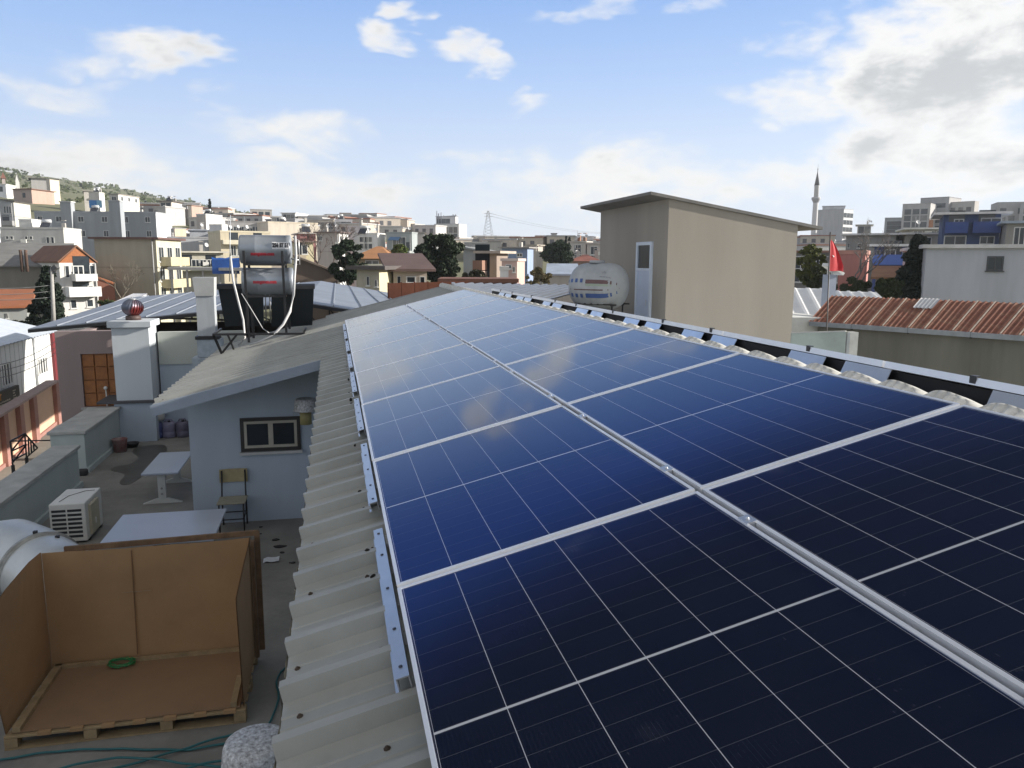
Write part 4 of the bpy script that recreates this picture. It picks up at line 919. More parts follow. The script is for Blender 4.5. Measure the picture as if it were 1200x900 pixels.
RIBW = mat('white_ribbed_sheet', (.84, .84, .84), .35, metal=.0, var=.1, scale=1, stain=.15)
def ribbed(name, label, p0, p1, down, L_, per, matl, hrib=.03, th=.03, cat='roof', clipx=None, seams=None):
    """sheet with its top edge p0-p1 and ribs running along `down`"""
    t = thing(name, label, cat, p0); ex = (p1 - p0); W_ = ex.length; ex.normalize(); dn = down.normalized(); nn = ex.cross(dn); nn = nn if nn.z > 0 else -nn
    xs = []; k = 0
    while k * per < W_:
        for a, h in ((0, 0), (.3, 0), (.42, 1), (.62, 1), (.74, 0)):
            if k * per + a * per <= W_: xs.append((k * per + a * per, h * hrib))
        k += 1
    xs.append((W_, 0))
    m_ = MB(); m_.grid([[ex * a + nn * h + dn * (L_ * j / 6) for a, h in xs] for j in range(7)], smooth=False)
    m_.grid([[ex * a + nn * (h - th) + dn * (L_ * j) for a, h in xs] for j in (0, 1)], smooth=False)
    o = m_.build('sheeting', matl, t)
    if clipx is not None:
        bm = bmesh.new(); bm.from_mesh(o.data); bmesh.ops.bisect_plane(bm, geom=bm.verts[:] + bm.edges[:] + bm.faces[:], plane_co=Vector((clipx, 0, 0)) - p0, plane_no=(1, 0, 0), clear_inner=True); bm.to_mesh(o.data); bm.free()
    return t
ribbed('white_sheet_roof', 'bright white ribbed sheet roof behind the ridge left of the striped tank', Vector((2.62, 17.0, .53)), Vector((6.4, 16.55, .47)), Vector((-.75, -1, -.07)), 8.0, .235, RIBW, .035, clipx=2.68)
# pale board above our far slope
a, b = at(928, 391, 14), at(992, 389, 13.5); GB = thing('roof_screen', 'low translucent greenish screen standing right of the stair house', 'screen', (a.x, a.y, -.6))
m_ = MB(); m_.hexa([(a.x, a.y, -1.3), (b.x, b.y, -1.3), (b.x, b.y + .03, -1.3), (a.x, a.y + .03, -1.3), (a.x, a.y, a.z), (b.x, b.y, b.z), (b.x, b.y + .03, b.z), (a.x, a.y + .03, a.z)])
wpart(m_, 'board', mat('greenish_polycarbonate', (.33, .37, .33), .35, var=.25, scale=1.2), GB)
m_ = MB(); m_.bar((a.x, a.y + .015, a.z + .012), (b.x, b.y + .015, b.z + .012), .06, .02); m_.bar((b.x + .1, b.y, -1.3), (b.x + .1, b.y, b.z + .0), .16); wpart(m_, 'rail', CAP, GB)
# rusty shed
RS = thing('rusty_shed', 'long shed with rust red corrugated roof, pale seams and one bare white sheet', 'shed', at(1070, 420, 24))
RS.location.z = -6.5
e0_, e1_ = at(948, 377, 26), at(1330, 400, 19.4); e1_.z = e0_.z; r0, r1 = at(975, 346.5, 28.2), at(1340, 358, 21.6); r1.z = r0.z
ex = (e1_ - e0_); W_ = ex.length; exn = ex.normalized(); up = (r0 - e0_) - exn * (r0 - e0_).dot(exn); x0r = (r0 - e0_).dot(exn); nn = exn.cross(up).normalized()
rustm = mat('rusted_sheet', (.23, .088, .05), .85, var=.45, scale=7, dirt=(.14, .05, .03), stain=.35)
nt = rustm.node_tree; bs = nt.nodes['Principled BSDF']; src = bs.inputs['Base Color'].links[0].from_socket
nz = nt.nodes.new('ShaderNodeTexNoise'); nz.inputs['Scale'].default_value = 2.6; nz.inputs['Detail'].default_value = 8; mpn = nt.nodes.new('ShaderNodeMapping'); tcn = nt.nodes.new('ShaderNodeTexCoord'); mpn.inputs['Scale'].default_value = (2.2, .5, 1)
nt.links.new(tcn.outputs['Object'], mpn.inputs[0]); nt.links.new(mpn.outputs[0], nz.inputs[0])
rm_ = nt.nodes.new('ShaderNodeMapRange'); rm_.inputs['From Min'].default_value = .5; rm_.inputs['From Max'].default_value = .7; rm_.inputs['To Max'].default_value = .8; nt.links.new(nz.outputs[0], rm_.inputs[0])
mx = nt.nodes.new('ShaderNodeMix'); mx.data_type = 'RGBA'; nt.links.new(rm_.outputs[0], mx.inputs['Factor']); nt.links.new(src, mx.inputs['A']); mx.inputs['B'].default_value = (.26, .145, .09, 1); nt.links.new(mx.outputs['Result'], bs.inputs['Base Color'])
m_ = MB(); n = int(W_ / .155 * 6); P = []
for j in range(9):
    row = []
    for i in range(n + 1):
        t_ = i / n; p = e0_ + exn * (t_ * W_ + x0r * (j / 8) * (1 - t_)) + up * (j / 8); row.append(p + nn * (.02 * math.cos(2 * math.pi * t_ * W_ / .155)) )
    P.append(row)
m_.grid(P); m_.grid([[p - nn * .03 for p in P[0]], [p - nn * .03 for p in P[-1]]]); rf = wpart(m_, 'roof', rustm, RS)
seamm = mat('pale_seam_metal', (.47, .38, .31), .7, var=.3, scale=4)
for k in range(1, 14):
    t_ = k / 14 + (.012 if k % 2 else -.006); p = e0_ + exn * (t_ * W_) + nn * .03; q = e0_ + exn * (t_ * W_ + x0r * (1 - t_)) + up + nn * .03
    m_ = MB(); m_.bar(p, q, .035, .016); child_w(m_, 'seam', seamm, rf, RS)
t0, t1 = .33, .395; m_ = MB(); P = []
for j in (5.2, 8.05):
    P.append([e0_ + exn * ((t0 + (t1 - t0) * i / 20) * W_ + x0r * (j / 8) * (1 - (t0 + (t1 - t0) * i / 20))) + up * (j / 8) + nn * (.035 + .018 * math.cos(i * 2 * math.pi / 4)) for i in range(21)])
m_.grid(P); child_w(m_, 'replacement_sheet', mat('bright_zinc_sheet', (.66, .66, .66), .5, metal=.1, var=.12), rf, RS)
m_ = MB(); g = -nn * .05; m_.bar(e0_ + Vector((0, -.05, -.06)), e1_ + Vector((0, -.05, -.06)), .12, .14)
gt = wpart(m_, 'gutter', mat('grey_gutter', (.3, .33, .36), .5, metal=.2, var=.2), RS)
for k in range(5):
    p = e0_ + exn * (W_ * (.16 + .2 * k)); m_ = MB(); m_.bbox(p.x - .03, p.x + .03, p.y - .13, p.y - .1, p.z - .16, p.z + .02, .004); child_w(m_, 'bracket', BLACKM, gt, RS)
m_ = MB(); a, b = e0_ + exn * .55 + Vector((0, .35, -.1)), e1_ + Vector((0, .35, -.1)); hz = Vector((-exn.y, exn.x, 0)); hz = hz if hz.y > 0 else -hz
m_.hexa([(a.x, a.y, -6.5), (b.x, b.y, -6.5), (b.x + hz.x * 3, b.y + hz.y * 3, -6.5), (a.x + hz.x * 3, a.y + hz.y * 3, -6.5), a, b, b + hz * 1.6 + Vector((0, 0, .3)), a + hz * 1.6 + Vector((0, 0, .3))])
wpart(m_, 'wall', mat('bare_grey_concrete', (.2, .195, .165), .92, var=.25, scale=.9, streak=True, stain=.4), RS)
# white roofs beyond
a, b = at(905, 337, 33), at(972, 338, 32); b.z = a.z; ribbed('white_sheet_roof', 'white ribbed roof between the stair house and the small chimney', a, b, Vector((-.35, -1, -.42)), 5.5, .55, RIBW, .03)
a, b = at(975, 341, 31), at(1027, 343, 30); b.z = a.z; ribbed('white_sheet_roof', 'small white ribbed roof peeking over the rusty shed', a, b, Vector((-.3, -1, -.3)), 3.5, .4, RIBW, .04)
m_ = MB(); a, b = at(905, 372, 26), at(960, 373, 26); m_.hexa([(a.x, a.y, -6.5), (b.x + .6, b.y, -6.5), (b.x + .6, b.y + 6, -6.5), (a.x, a.y + 6, -6.5), a, (b.x + .6, b.y, a.z), (b.x + .6, b.y + 6, a.z), (a.x, a.y + 6, a.z)])
tag(m_.build('white_house', mat('white_wash', (.7, .7, .66), .9, var=.1, stain=.2)), 'white washed low wall below the white ribbed roof', 'building')
CM = thing('roof_chimney', 'small blue grey chimney with a tilted white cap beside the red flag', 'chimney', at(977, 352, 29)); o_ = CM.location.copy()
a, b = at(970, 352, 29), at(982, 322, 29); w = b.x - a.x
m_ = MB(); m_.box(0, w, 0, .4, -1.2, b.z - o_.z); m_.build('shaft', mat('blue_grey_render', (.3, .34, .42), .9, var=.1), CM); CM.location = (a.x, a.y, o_.z)
m_ = MB(); h = b.z - o_.z
m_.bar((.06, .2, h), (.06, .2, h + .3), .04); m_.bar((w - .06, .2, h), (w - .06, .2, h + .12), .04)
m_.hexa([(-.02, -.08, h + .32), (w + .22, -.08, h - .02), (w + .22, .48, h - .02), (-.02, .48, h + .32), (.02, -.08, h + .42), (w + .28, -.08, h + .06), (w + .28, .48, h + .06), (.02, .48, h + .42)])
m_.build('cap', mat('white_slab', (.68, .68, .66), .8), CM)
FP = thing('flagpole', 'thin dark flagpole carrying the hanging red flag', 'flagpole', at(968, 398, 20)); FP.location.z = -6.5
p0, p1 = at(968.5, 400, 20), at(973, 272, 20)
m_ = MB(); m_.tube([(p0.x, p0.y, -6.5), p0, p1], .016, 8); wpart(m_, 'pole', mat('grey_pole', (.06, .055, .055), .5, metal=.3), FP)
f0 = at(973, 281, 20); FLG = thing('hanging_flag', 'limp red flag with a sliver of white emblem hanging from the pole', 'flag', f0)
outl = [(0, 0), (2, 1), (5, 4), (8.5, 9), (11, 15), (13, 22), (14.3, 29), (15, 36)]; sc_ = 20 / FPX
m_ = MB(); P = []
for i in range(17):
    z = -i * 2.2; wd = 15 * (min(1, (i + .5) / 14)) ** .62; row = []
    for j in range(13):
        t_ = j / 12; row.append(((.3 + wd * 1.35 * t_) * sc_, (.9 * math.sin(t_ * 9 + i * .16) * t_ + 2 * t_) * sc_, (z - 1.5 * t_ ** 2 * (i / 16) - (.5 * math.sin(t_ * 6))) * sc_))
    P.append(row)
m_.grid(P); fl = m_.build('cloth', mat('red_flag_cloth', (.5, .012, .022), .75, var=.12, scale=4), FLG)
m_ = MB(); P = []
for i in range(7):
    a_ = i / 6; x = (4.3 + 5 * a_); zc_ = -17.5 - 2.2 * a_ - 0.6 * math.sin(a_ * math.pi); yv = (.9 * math.sin(x / 13 * 9 + 8 * .16) * x / 13 + 2 * x / 13 - .45)
    hw = .75 * math.sin(math.pi * (.15 + .7 * a_)); P.append([(x * sc_, yv * sc_, (zc_ - hw) * sc_), (x * sc_, yv * sc_, (zc_ + hw) * sc_)])
m_.grid(P); m_.build('emblem', WHITEP, fl)

# ------------------------------------------------------------------ town builders
CAM2 = Vector((CAM.x, CAM.y)); H2 = Vector((H.x, H.y)); R2 = Vector((RH.x, RH.y))
def hdir(px, py=305): v = ray(px, py); return Vector((v.x, v.y)).normalized()
def meet(px, P, e):
    d = hdir(px); bx, by = P.x - CAM2.x, P.y - CAM2.y            # CAM + t d = P + s e, returns s
    return (bx * d.y - by * d.x) / (e.y * d.x - e.x * d.y)
GLASS = pane_mat(); WF = frame_mat()
GLB = mat('curtained_glass', (.2, .2, .19), .2, var=.4, scale=.8)
def window(root, x, z, w, h, side=None, W_=0, Dp=0, fr=None, deep=True, gl=None):
    """a window on the front (side None), right ('r') or left ('l') wall in the house frame"""
    if side is None: M_ = Matrix.Translation((x, 0, z))
    elif side == 'r': M_ = Matrix.Translation((W_, x, z)) @ Matrix.Rotation(math.pi / 2, 4, 'Z')
    else: M_ = Matrix.Translation((0, x, z)) @ Matrix.Rotation(-math.pi / 2, 4, 'Z')
    m_ = MB(); f = min(.09, w * .12)
    if deep:
        m_.box(-w / 2, -w / 2 + f, -.05, .02, 0, h, M_); m_.box(w / 2 - f, w / 2, -.05, .02, 0, h, M_); m_.box(-w / 2 + f, w / 2 - f, -.05, .02, 0, f, M_); m_.box(-w / 2 + f, w / 2 - f, -.05, .02, h - f, h, M_)
        if w > .8: m_.box(-f * .4, f * .4, -.04, .02, f, h - f, M_)
        m_.box(-w / 2 - .06, w / 2 + .06, -.12, .01, -.07, -.003, M_)
        o = m_.build('window', fr or WF, root)
        m_ = MB(); m_.box(-w / 2 + f, w / 2 - f, -.012, .01, f, h - f, M_); m_.build('pane', gl or GLASS, o)
    else:
        m_.box(-w / 2, w / 2, -.03, .02, 0, h, M_); o = m_.build('window', gl or GLASS, root)
    return o
TOWN = []
def house(label, x0, x1, yt, yb, D, col, x2=None, phi=None, roof='parapet', rcol=(.3, .3, .3), rh=1.2, g=None, sg=None, win=(), swin=(), bal=(), name='house', cat='house', depth=9, over=.35, scol=None, deep=None, group=None, fr=None, down=4.0, rh_clutter=True, sbal=()):
    if phi is None: phi = 0 if x2 is None else (-24 if x2 > x1 else 24)
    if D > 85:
        k_ = min(1, (D - 60) / 160) * .42  # wall colours pale with distance, haze put into the colour
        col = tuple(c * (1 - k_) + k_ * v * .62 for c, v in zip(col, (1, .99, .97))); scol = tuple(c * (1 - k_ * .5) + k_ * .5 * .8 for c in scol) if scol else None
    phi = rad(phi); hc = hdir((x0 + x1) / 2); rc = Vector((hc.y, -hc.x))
    ex = rc * math.cos(phi) + hc * math.sin(phi); ey = -rc * math.sin(phi) + hc * math.cos(phi)
    v = at(x0, yt, D); P0 = Vector((v.x, v.y)); w = abs(meet(x1, P0, ex)); P1 = P0 + ex * w
    if x2 is not None: depth = min(60, max(2.5, abs(meet(x2, P1 if x2 > x1 else P0, ey))))
    zt = v.z; zb = min(at(x0, yb, D).z, ground_z(P0) + .0) - down * .3
    zb = min(zb, ground_z(P1) - .5, at(x0, yb, D).z)
    t = thing(name, label, cat, (P0.x, P0.y, zb), (0, 0, math.atan2(ex.y, ex.x)), group)
    Ht = zt - zb; vis = (at(x0, yt, D) - at(x0, yb, D)).length
    m_ = MB(); m_.box(0, w, 0, depth, 0, Ht)
    mats = [wall_mat(col)]
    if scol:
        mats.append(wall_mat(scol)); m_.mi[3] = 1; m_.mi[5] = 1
    m_.build('wall', mats, t)
    deep = D < 230 if deep is None else deep
    rm = mat('roof_%02d_%02d_%02d' % tuple(int(c * 99) for c in rcol), rcol, .8, var=.22, scale=.7, stain=.35)
    o = over; m_ = MB()
    if roof == 'parapet':
        tk = .22
        m_.box(-.05, w + .05, -.05, tk, Ht + .003, Ht + .3); m_.box(-.05, w + .05, depth - tk, depth + .05, Ht + .003, Ht + .3); m_.box(-.05, tk, tk, depth - tk, Ht + .003, Ht + .3); m_.box(w - tk, w + .05, tk, depth - tk, Ht + .003, Ht + .3); m_.box(tk, w - tk, tk, depth - tk, Ht + .002, Ht + .03)
        m_.build('parapet', rm, t)
    elif roof == 'slab': m_.box(-o, w + o, -o, depth + o, Ht + .003, Ht + .22); m_.build('roof', rm, t)
    elif roof == 'gable':
        m_.prism([(-o, -o, Ht - .05), (-o, depth + o, Ht - .05), (-o, depth / 2, Ht + rh)], (w + 2 * o, 0, 0)); m_.build('roof', rm, t)
    elif roof == 'gablef':
        m_.hexa([(-o, -o, Ht - .02), (w / 2, -o, Ht + rh), (w / 2, depth + o, Ht + rh), (-o, depth + o, Ht - .02), (-o, -o, Ht + .13), (w / 2, -o, Ht + rh + .15), (w / 2, depth + o, Ht + rh + .15), (-o, depth + o, Ht + .13)])
        m_.hexa([(w / 2, -o, Ht + rh), (w + o, -o, Ht - .02), (w + o, depth + o, Ht - .02), (w / 2, depth + o, Ht + rh), (w / 2, -o, Ht + rh + .15), (w + o, -o, Ht + .13), (w + o, depth + o, Ht + .13), (w / 2, depth + o, Ht + rh + .15)])
        m_.build('roof', rm, t); m_ = MB(); m_.prism([(0.02, .01, Ht), (w - .02, .01, Ht), (w / 2, .01, Ht + rh - .03)], (0, depth - .02, 0)); m_.build('gable', wall_mat(scol or col), t)
    elif roof == 'hip':
        k = min(w, depth) * .42
        m_.add([(-o, -o, Ht), (w + o, -o, Ht), (w + o, depth + o, Ht), (-o, depth + o, Ht), (k, depth / 2, Ht + rh), (w - k, depth / 2, Ht + rh)], [(0, 1, 5, 4), (1, 2, 5), (2, 3, 4, 5), (3, 0, 4), (0, 3, 2, 1)]); m_.build('roof', rm, t)
    elif roof == 'mono':                                          # falls towards the right (rh>0 left high)
        m_.hexa([(-o, -o, Ht + rh), (w + o, -o, Ht), (w + o, depth + o, Ht), (-o, depth + o, Ht + rh), (-o, -o, Ht + rh + .16), (w + o, -o, Ht + .16), (w + o, depth + o, Ht + .16), (-o, depth + o, Ht + rh + .16)])
        m_.build('roof', rm, t); m_ = MB(); m_.prism([(.01, .01, Ht), (w - .01, .01, Ht), (.01, .01, Ht + rh - .01)], (0, depth - .02, 0)); m_.build('gable', wall_mat(col), t)
    elif roof == 'pent':                                          # falls towards the viewer
        m_.hexa([(-o, -o, Ht), (w + o, -o, Ht), (w + o, depth + o, Ht + rh), (-o, depth + o, Ht + rh), (-o, -o, Ht + .15), (w + o, -o, Ht + .15), (w + o, depth + o, Ht + rh + .15), (-o, depth + o, Ht + rh + .15)])
        m_.build('roof', rm, t)
    rg = random.Random(sum(map(ord, label)))
    if g:
        c_, r_, ww, wh = g[:4]; fx0, fx1, fy0, fy1 = g[4] if len(g) > 4 else (.06, .94, .12, .95)
        for i in range(c_):
            for j in range(r_):
                if rg.random() < .07 and c_ * r_ > 5: continue
                x = w * (fx0 + (fx1 - fx0) * (i + .5) / c_); ztop = Ht - vis * (fy0 + (fy1 - fy0) * j / max(1, r_))
                if ztop - wh < .3 or x - ww / 2 < .1 or x + ww / 2 > w - .1: continue
                window(t, x, ztop - wh, ww, wh, deep=deep, fr=fr, gl=GLB if rg.random() < .25 else None)
    for (fx, fy, fw2, fh) in win:
        window(t, w * fx, Ht - vis * fy - vis * fh, w * fw2, vis * fh, deep=deep, fr=fr)
    if sg:
        c_, r_, ww, wh = sg[:4]; sd = 'r' if (x2 or x1 + 1) > x1 else 'l'
        for i in range(c_):
            for j in range(r_):
                y = depth * (i + .5) / c_; ztop = Ht - vis * (.1 + .85 * j / max(1, r_))
                if ztop - wh < .3 or ww > depth / c_: continue
                window(t, y, ztop - wh, ww, wh, sd, w, depth, deep=deep, fr=fr)
    if D < 240 and rh_clutter and vis > 4 and roof != 'pent' and (g or sg or bal):
        for k in range(1, int(Ht / 3.1)):
            zf = Ht - 3.1 * k
            if zf < 1: break
            m_ = MB(); m_.box(-.03, w + .03, -.03, depth + .03, zf - .08, zf + .08); m_.build('floor_band', wall_mat(tuple(c * .82 for c in col)), t)
        m_ = MB(); xx = w * rg.uniform(.9, .97); m_.tube([(xx, -.1, .2), (xx, -.1, Ht - .05)], .06, 6); m_.build('downpipe', mat('pvc_grey', (.4, .4, .4), .6), t)
        for k in range(rg.choice((0, 1, 1, 2)) if g else 0):
            x, z_ = rg.uniform(.1, .7) * w, Ht - vis * rg.choice((.12, .45)) ; m_ = MB(); c_ = rg.choice(((.5, .48, .42), (.1, .2, .35), (.4, .12, .1), (.12, .25, .15)))
            if x + 2.2 < w and z_ > 2: m_.prism([(x, -.04, z_), (x, -1.0, z_ - .55), (x, -1.0, z_ - .62), (x, -.04, z_ - .1)], (2.0, 0, 0)); m_.build('awning', mat('awning_%02d' % int(c_[1] * 99), c_, .8), t)
    if 95 < D < 240 and rh_clutter and w > 2.5 and roof in ('parapet', 'slab', 'gable', 'pent', 'hip'):
        zt_r = Ht + {'parapet': .03, 'slab': .22, 'gable': .3, 'pent': rh * .5, 'hip': rh * .5}[roof]
        for k in range(rg.choice((0, 1, 1, 2))):
            x, y = rg.uniform(.12, .85) * w, rg.uniform(.3, .7) * depth; m_ = MB(); m_.box(x, x + .5, y, y + .5, Ht - .2, zt_r + rg.uniform(.7, 1.4)); m_.box(x - .06, x + .56, y - .06, y + .56, zt_r + 1.41, zt_r + 1.5); m_.build('chimney', wall_mat(rg.choice(((.4, .38, .35), (.5, .48, .44), (.3, .16, .1)))), t)
        if roof in ('parapet', 'slab') and rg.random() < .5:
            x, y = rg.uniform(.1, .7) * w, rg.uniform(.2, .5) * depth; r_ = .3
            m_ = MB(); m_.lathe([(r_ * .3, 0), (r_, .05), (r_, 1.35), (r_ * .3, 1.4)], 14, Matrix.Translation((x, y, zt_r + 1.3)) @ Euler((0, math.pi / 2, 0)).to_matrix().to_4x4()); ho = m_.build('solar_boiler', mat('boiler_white', (.66, .67, .68), .4, metal=.2), t)
            m_ = MB(); m_.hexa([(x, y - 1.3, zt_r + .1), (x + 1.4, y - 1.3, zt_r + .1), (x + 1.4, y - 1.22, zt_r + .1), (x, y - 1.22, zt_r + .1), (x, y - .2, zt_r + 1.05), (x + 1.4, y - .2, zt_r + 1.05), (x + 1.4, y - .12, zt_r + 1.05), (x, y - .12, zt_r + 1.05)]); m_.build('collector', mat('boiler_glass', (.03, .035, .05), .2), ho)
            m_ = MB()
            for xx in (x + .1, x + 1.3): m_.bar((xx, y, zt_r - .1), (xx, y, zt_r + 1.1), .06); m_.bar((xx, y - 1.2, zt_r - .1), (xx, y, zt_r + 1.0), .05)
            m_.build('rack', mat('grey_gutter', (.3, .33, .36)), ho)
        for k in range(rg.choice((0, 1, 2))):
            x, y = rg.uniform(.1, .9) * w, rg.uniform(.1, .5) * depth; m_ = MB(); m_.tube([(x, y, zt_r - .2), (x, y, zt_r + rg.uniform(1, 2.6))], .035, 5); m_.build('aerial', mat('grey_antenna', (.3, .31, .34), .6), t)
            m_ = MB(); m_.lathe([(.02, 0), (.2, .03), (.32, .1)], 14, Matrix.Translation((x + .3, y - .2, zt_r + .9)) @ Euler((1.2, 0, .5)).to_matrix().to_4x4(), cap=False); m_.build('satellite_dish', mat('dish_white', (.6, .6, .6), .5), t)
        if g or win:
            for k in range(rg.choice((0, 1, 2))):
                x, z_ = rg.uniform(.08, .85) * w, Ht - vis * rg.uniform(.3, .75)
                if z_ > .8: m_ = MB(); m_.bbox(x, x + .8, -.34, -.04, z_, z_ + .55, .02); m_.build('air_conditioner', mat('ivory_ac_casing', (.68, .67, .62)), t)
    for b in bal:                                                 # (fx0, fx1, fy floor, parapet height m, colour)
        fx0, fx1, fy, ph, bc = b; z = Ht - vis * fy; m_ = MB()
        m_.box(w * fx0, w * fx1, -1.1, -.002, z - .14, z); m_.box(w * fx0, w * fx1, -1.1, -1.0, z + .001, z + ph); m_.box(w * fx0, w * fx0 + .1, -1.0, -.002, z + .001, z + ph); m_.box(w * fx1 - .1, w * fx1, -1.0, -.002, z + .001, z + ph)
        bo = m_.build('balcony', wall_mat(bc), t)
        n = max(1, int((w * (fx1 - fx0)) / 2.6))
        for k in range(n):
            xx = w * fx0 + w * (fx1 - fx0) * (k + .5) / n; m_ = MB(); m_.box(xx - .7, xx + .7, -.02, .01, z + .02, z + 2.1); m_.build('balcony_door', GLASS, bo)
    for (fy, y0f, y1f, bc) in sbal:                               # balconies on the right hand wall
        z = Ht - vis * fy; m_ = MB(); ya, yb = depth * y0f, depth * y1f
        m_.box(w + .002, w + 1.2, ya, yb, z - .14, z); m_.box(w + 1.1, w + 1.2, ya, yb, z + .001, z + .85); m_.box(w + .002, w + 1.1, ya, ya + .1, z + .001, z + .85); m_.box(w + .002, w + 1.1, yb - .1, yb, z + .001, z + .85)
        m_.build('balcony', wall_mat(bc), t)
    return t

# ------------------------------------------------------------------ the town on the left hillside
GREY = (.36, .36, .35); CREAM = (.6, .53, .4); WHITE = (.72, .71, .68); TILE = (.34, .12, .05); CONC = (.28, .27, .25); DKR = (.1, .085, .08); SALMON = (.45, .3, .24)
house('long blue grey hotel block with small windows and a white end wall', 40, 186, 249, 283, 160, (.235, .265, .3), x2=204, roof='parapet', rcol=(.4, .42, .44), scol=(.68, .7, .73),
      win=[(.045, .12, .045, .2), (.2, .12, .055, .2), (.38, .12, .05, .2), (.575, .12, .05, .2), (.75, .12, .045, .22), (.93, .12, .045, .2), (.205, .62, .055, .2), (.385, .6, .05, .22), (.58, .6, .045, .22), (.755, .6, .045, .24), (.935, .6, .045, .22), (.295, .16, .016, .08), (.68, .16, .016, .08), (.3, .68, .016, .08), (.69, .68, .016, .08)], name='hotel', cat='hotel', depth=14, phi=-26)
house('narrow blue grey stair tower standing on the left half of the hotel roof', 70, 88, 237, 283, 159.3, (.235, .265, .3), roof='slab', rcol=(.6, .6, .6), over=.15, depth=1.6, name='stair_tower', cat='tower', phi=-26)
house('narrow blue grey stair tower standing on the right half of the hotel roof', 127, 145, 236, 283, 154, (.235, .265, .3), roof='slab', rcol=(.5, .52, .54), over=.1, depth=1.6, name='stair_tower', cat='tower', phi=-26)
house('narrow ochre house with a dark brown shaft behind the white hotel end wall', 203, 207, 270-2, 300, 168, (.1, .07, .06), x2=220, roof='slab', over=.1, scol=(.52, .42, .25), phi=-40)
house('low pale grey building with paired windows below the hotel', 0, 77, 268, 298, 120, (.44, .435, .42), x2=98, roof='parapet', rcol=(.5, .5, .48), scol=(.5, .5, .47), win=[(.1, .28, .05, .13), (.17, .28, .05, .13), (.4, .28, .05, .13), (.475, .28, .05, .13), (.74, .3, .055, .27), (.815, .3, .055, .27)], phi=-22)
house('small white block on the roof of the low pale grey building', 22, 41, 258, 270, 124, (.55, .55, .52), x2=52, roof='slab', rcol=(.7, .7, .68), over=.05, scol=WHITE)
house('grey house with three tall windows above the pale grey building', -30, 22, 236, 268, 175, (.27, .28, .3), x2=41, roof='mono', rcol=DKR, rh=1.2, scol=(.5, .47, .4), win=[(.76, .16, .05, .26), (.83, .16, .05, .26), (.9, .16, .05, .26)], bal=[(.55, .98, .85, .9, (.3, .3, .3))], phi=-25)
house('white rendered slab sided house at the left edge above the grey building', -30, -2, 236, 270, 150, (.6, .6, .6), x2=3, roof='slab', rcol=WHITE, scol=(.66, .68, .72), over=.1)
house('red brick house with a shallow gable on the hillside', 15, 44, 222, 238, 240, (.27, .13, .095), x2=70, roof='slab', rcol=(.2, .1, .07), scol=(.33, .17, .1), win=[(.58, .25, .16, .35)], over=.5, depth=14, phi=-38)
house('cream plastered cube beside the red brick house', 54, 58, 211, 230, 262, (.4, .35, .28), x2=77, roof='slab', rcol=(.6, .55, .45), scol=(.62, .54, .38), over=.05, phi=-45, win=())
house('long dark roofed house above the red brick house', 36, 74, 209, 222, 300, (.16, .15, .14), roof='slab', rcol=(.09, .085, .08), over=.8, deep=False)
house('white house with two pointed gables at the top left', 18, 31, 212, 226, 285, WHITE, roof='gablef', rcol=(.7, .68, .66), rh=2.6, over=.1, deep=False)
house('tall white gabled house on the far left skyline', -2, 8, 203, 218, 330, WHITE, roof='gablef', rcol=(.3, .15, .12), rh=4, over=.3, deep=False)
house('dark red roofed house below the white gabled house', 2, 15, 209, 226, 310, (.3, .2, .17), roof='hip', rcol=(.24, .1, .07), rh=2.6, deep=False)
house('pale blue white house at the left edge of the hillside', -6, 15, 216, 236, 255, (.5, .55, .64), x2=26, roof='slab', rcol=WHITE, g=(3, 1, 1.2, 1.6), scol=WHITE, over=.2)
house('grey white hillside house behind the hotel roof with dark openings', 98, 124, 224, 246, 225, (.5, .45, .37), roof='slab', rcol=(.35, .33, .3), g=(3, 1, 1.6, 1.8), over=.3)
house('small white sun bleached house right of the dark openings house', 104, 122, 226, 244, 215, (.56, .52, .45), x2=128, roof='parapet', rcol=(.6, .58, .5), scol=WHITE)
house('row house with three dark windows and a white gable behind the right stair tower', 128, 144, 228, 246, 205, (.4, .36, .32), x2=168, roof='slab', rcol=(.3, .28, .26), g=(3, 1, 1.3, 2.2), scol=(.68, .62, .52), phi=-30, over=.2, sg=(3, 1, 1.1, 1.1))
m_ = MB()
for i, (x0, x1, lab, c) in enumerate(((104, 113, 'bright blue tarpaulin screen on the terrace behind the hotel', (.03, .2, .5)), (113, 118, 'pale blue tarpaulin screen beside the bright blue one behind the hotel', (.2, .42, .6)))):
    a, b = at(x0, 234.5, 205), at(x1, 243.5, 205); q = MB(); q.box(0, b.x - a.x + .3, 0, .15, 0, a.z - b.z)
    tag(q.build('tarpaulin', mat('tarpaulin_%d' % (1 + i), c, .5, var=.15), None, (a.x, a.y, b.z)), lab, 'tarpaulin')
house('flat dark roofed house high behind the hotel end wall', 187, 205, 236, 250, 230, (.36, .31, .27), x2=217, roof='slab', rcol=(.14, .12, .11), g=(2, 1, 1.2, 1.2), scol=(.6, .55, .45), over=.7)
house('small brick and cream house in front of the green hill', 220, 228, 241, 256, 235, (.56, .5, .4), x2=241, roof='slab', rcol=(.3, .2, .15), scol=(.36, .2, .13), g=(2, 1, 1, 1.2), over=.3, phi=-35)
house('white villa with an arched terrace below the cypress', 230, 244, 252, 270, 195, (.42, .36, .3), x2=263, roof='parapet', rcol=WHITE, scol=(.76, .73, .66), g=(2, 1, 1.6, 1.8), phi=-35)
house('plain blue grey gable wall with a white block behind it', 196, 258, 279, 304, 135, (.42, .43, .46), roof='parapet', rcol=(.42, .42, .44), depth=8)
house('white cube on top of the plain blue grey wall', 245, 262, 264, 284, 145, (.58, .58, .58), x2=268, roof='slab', rcol=WHITE, scol=(.78, .76, .72), over=.05)
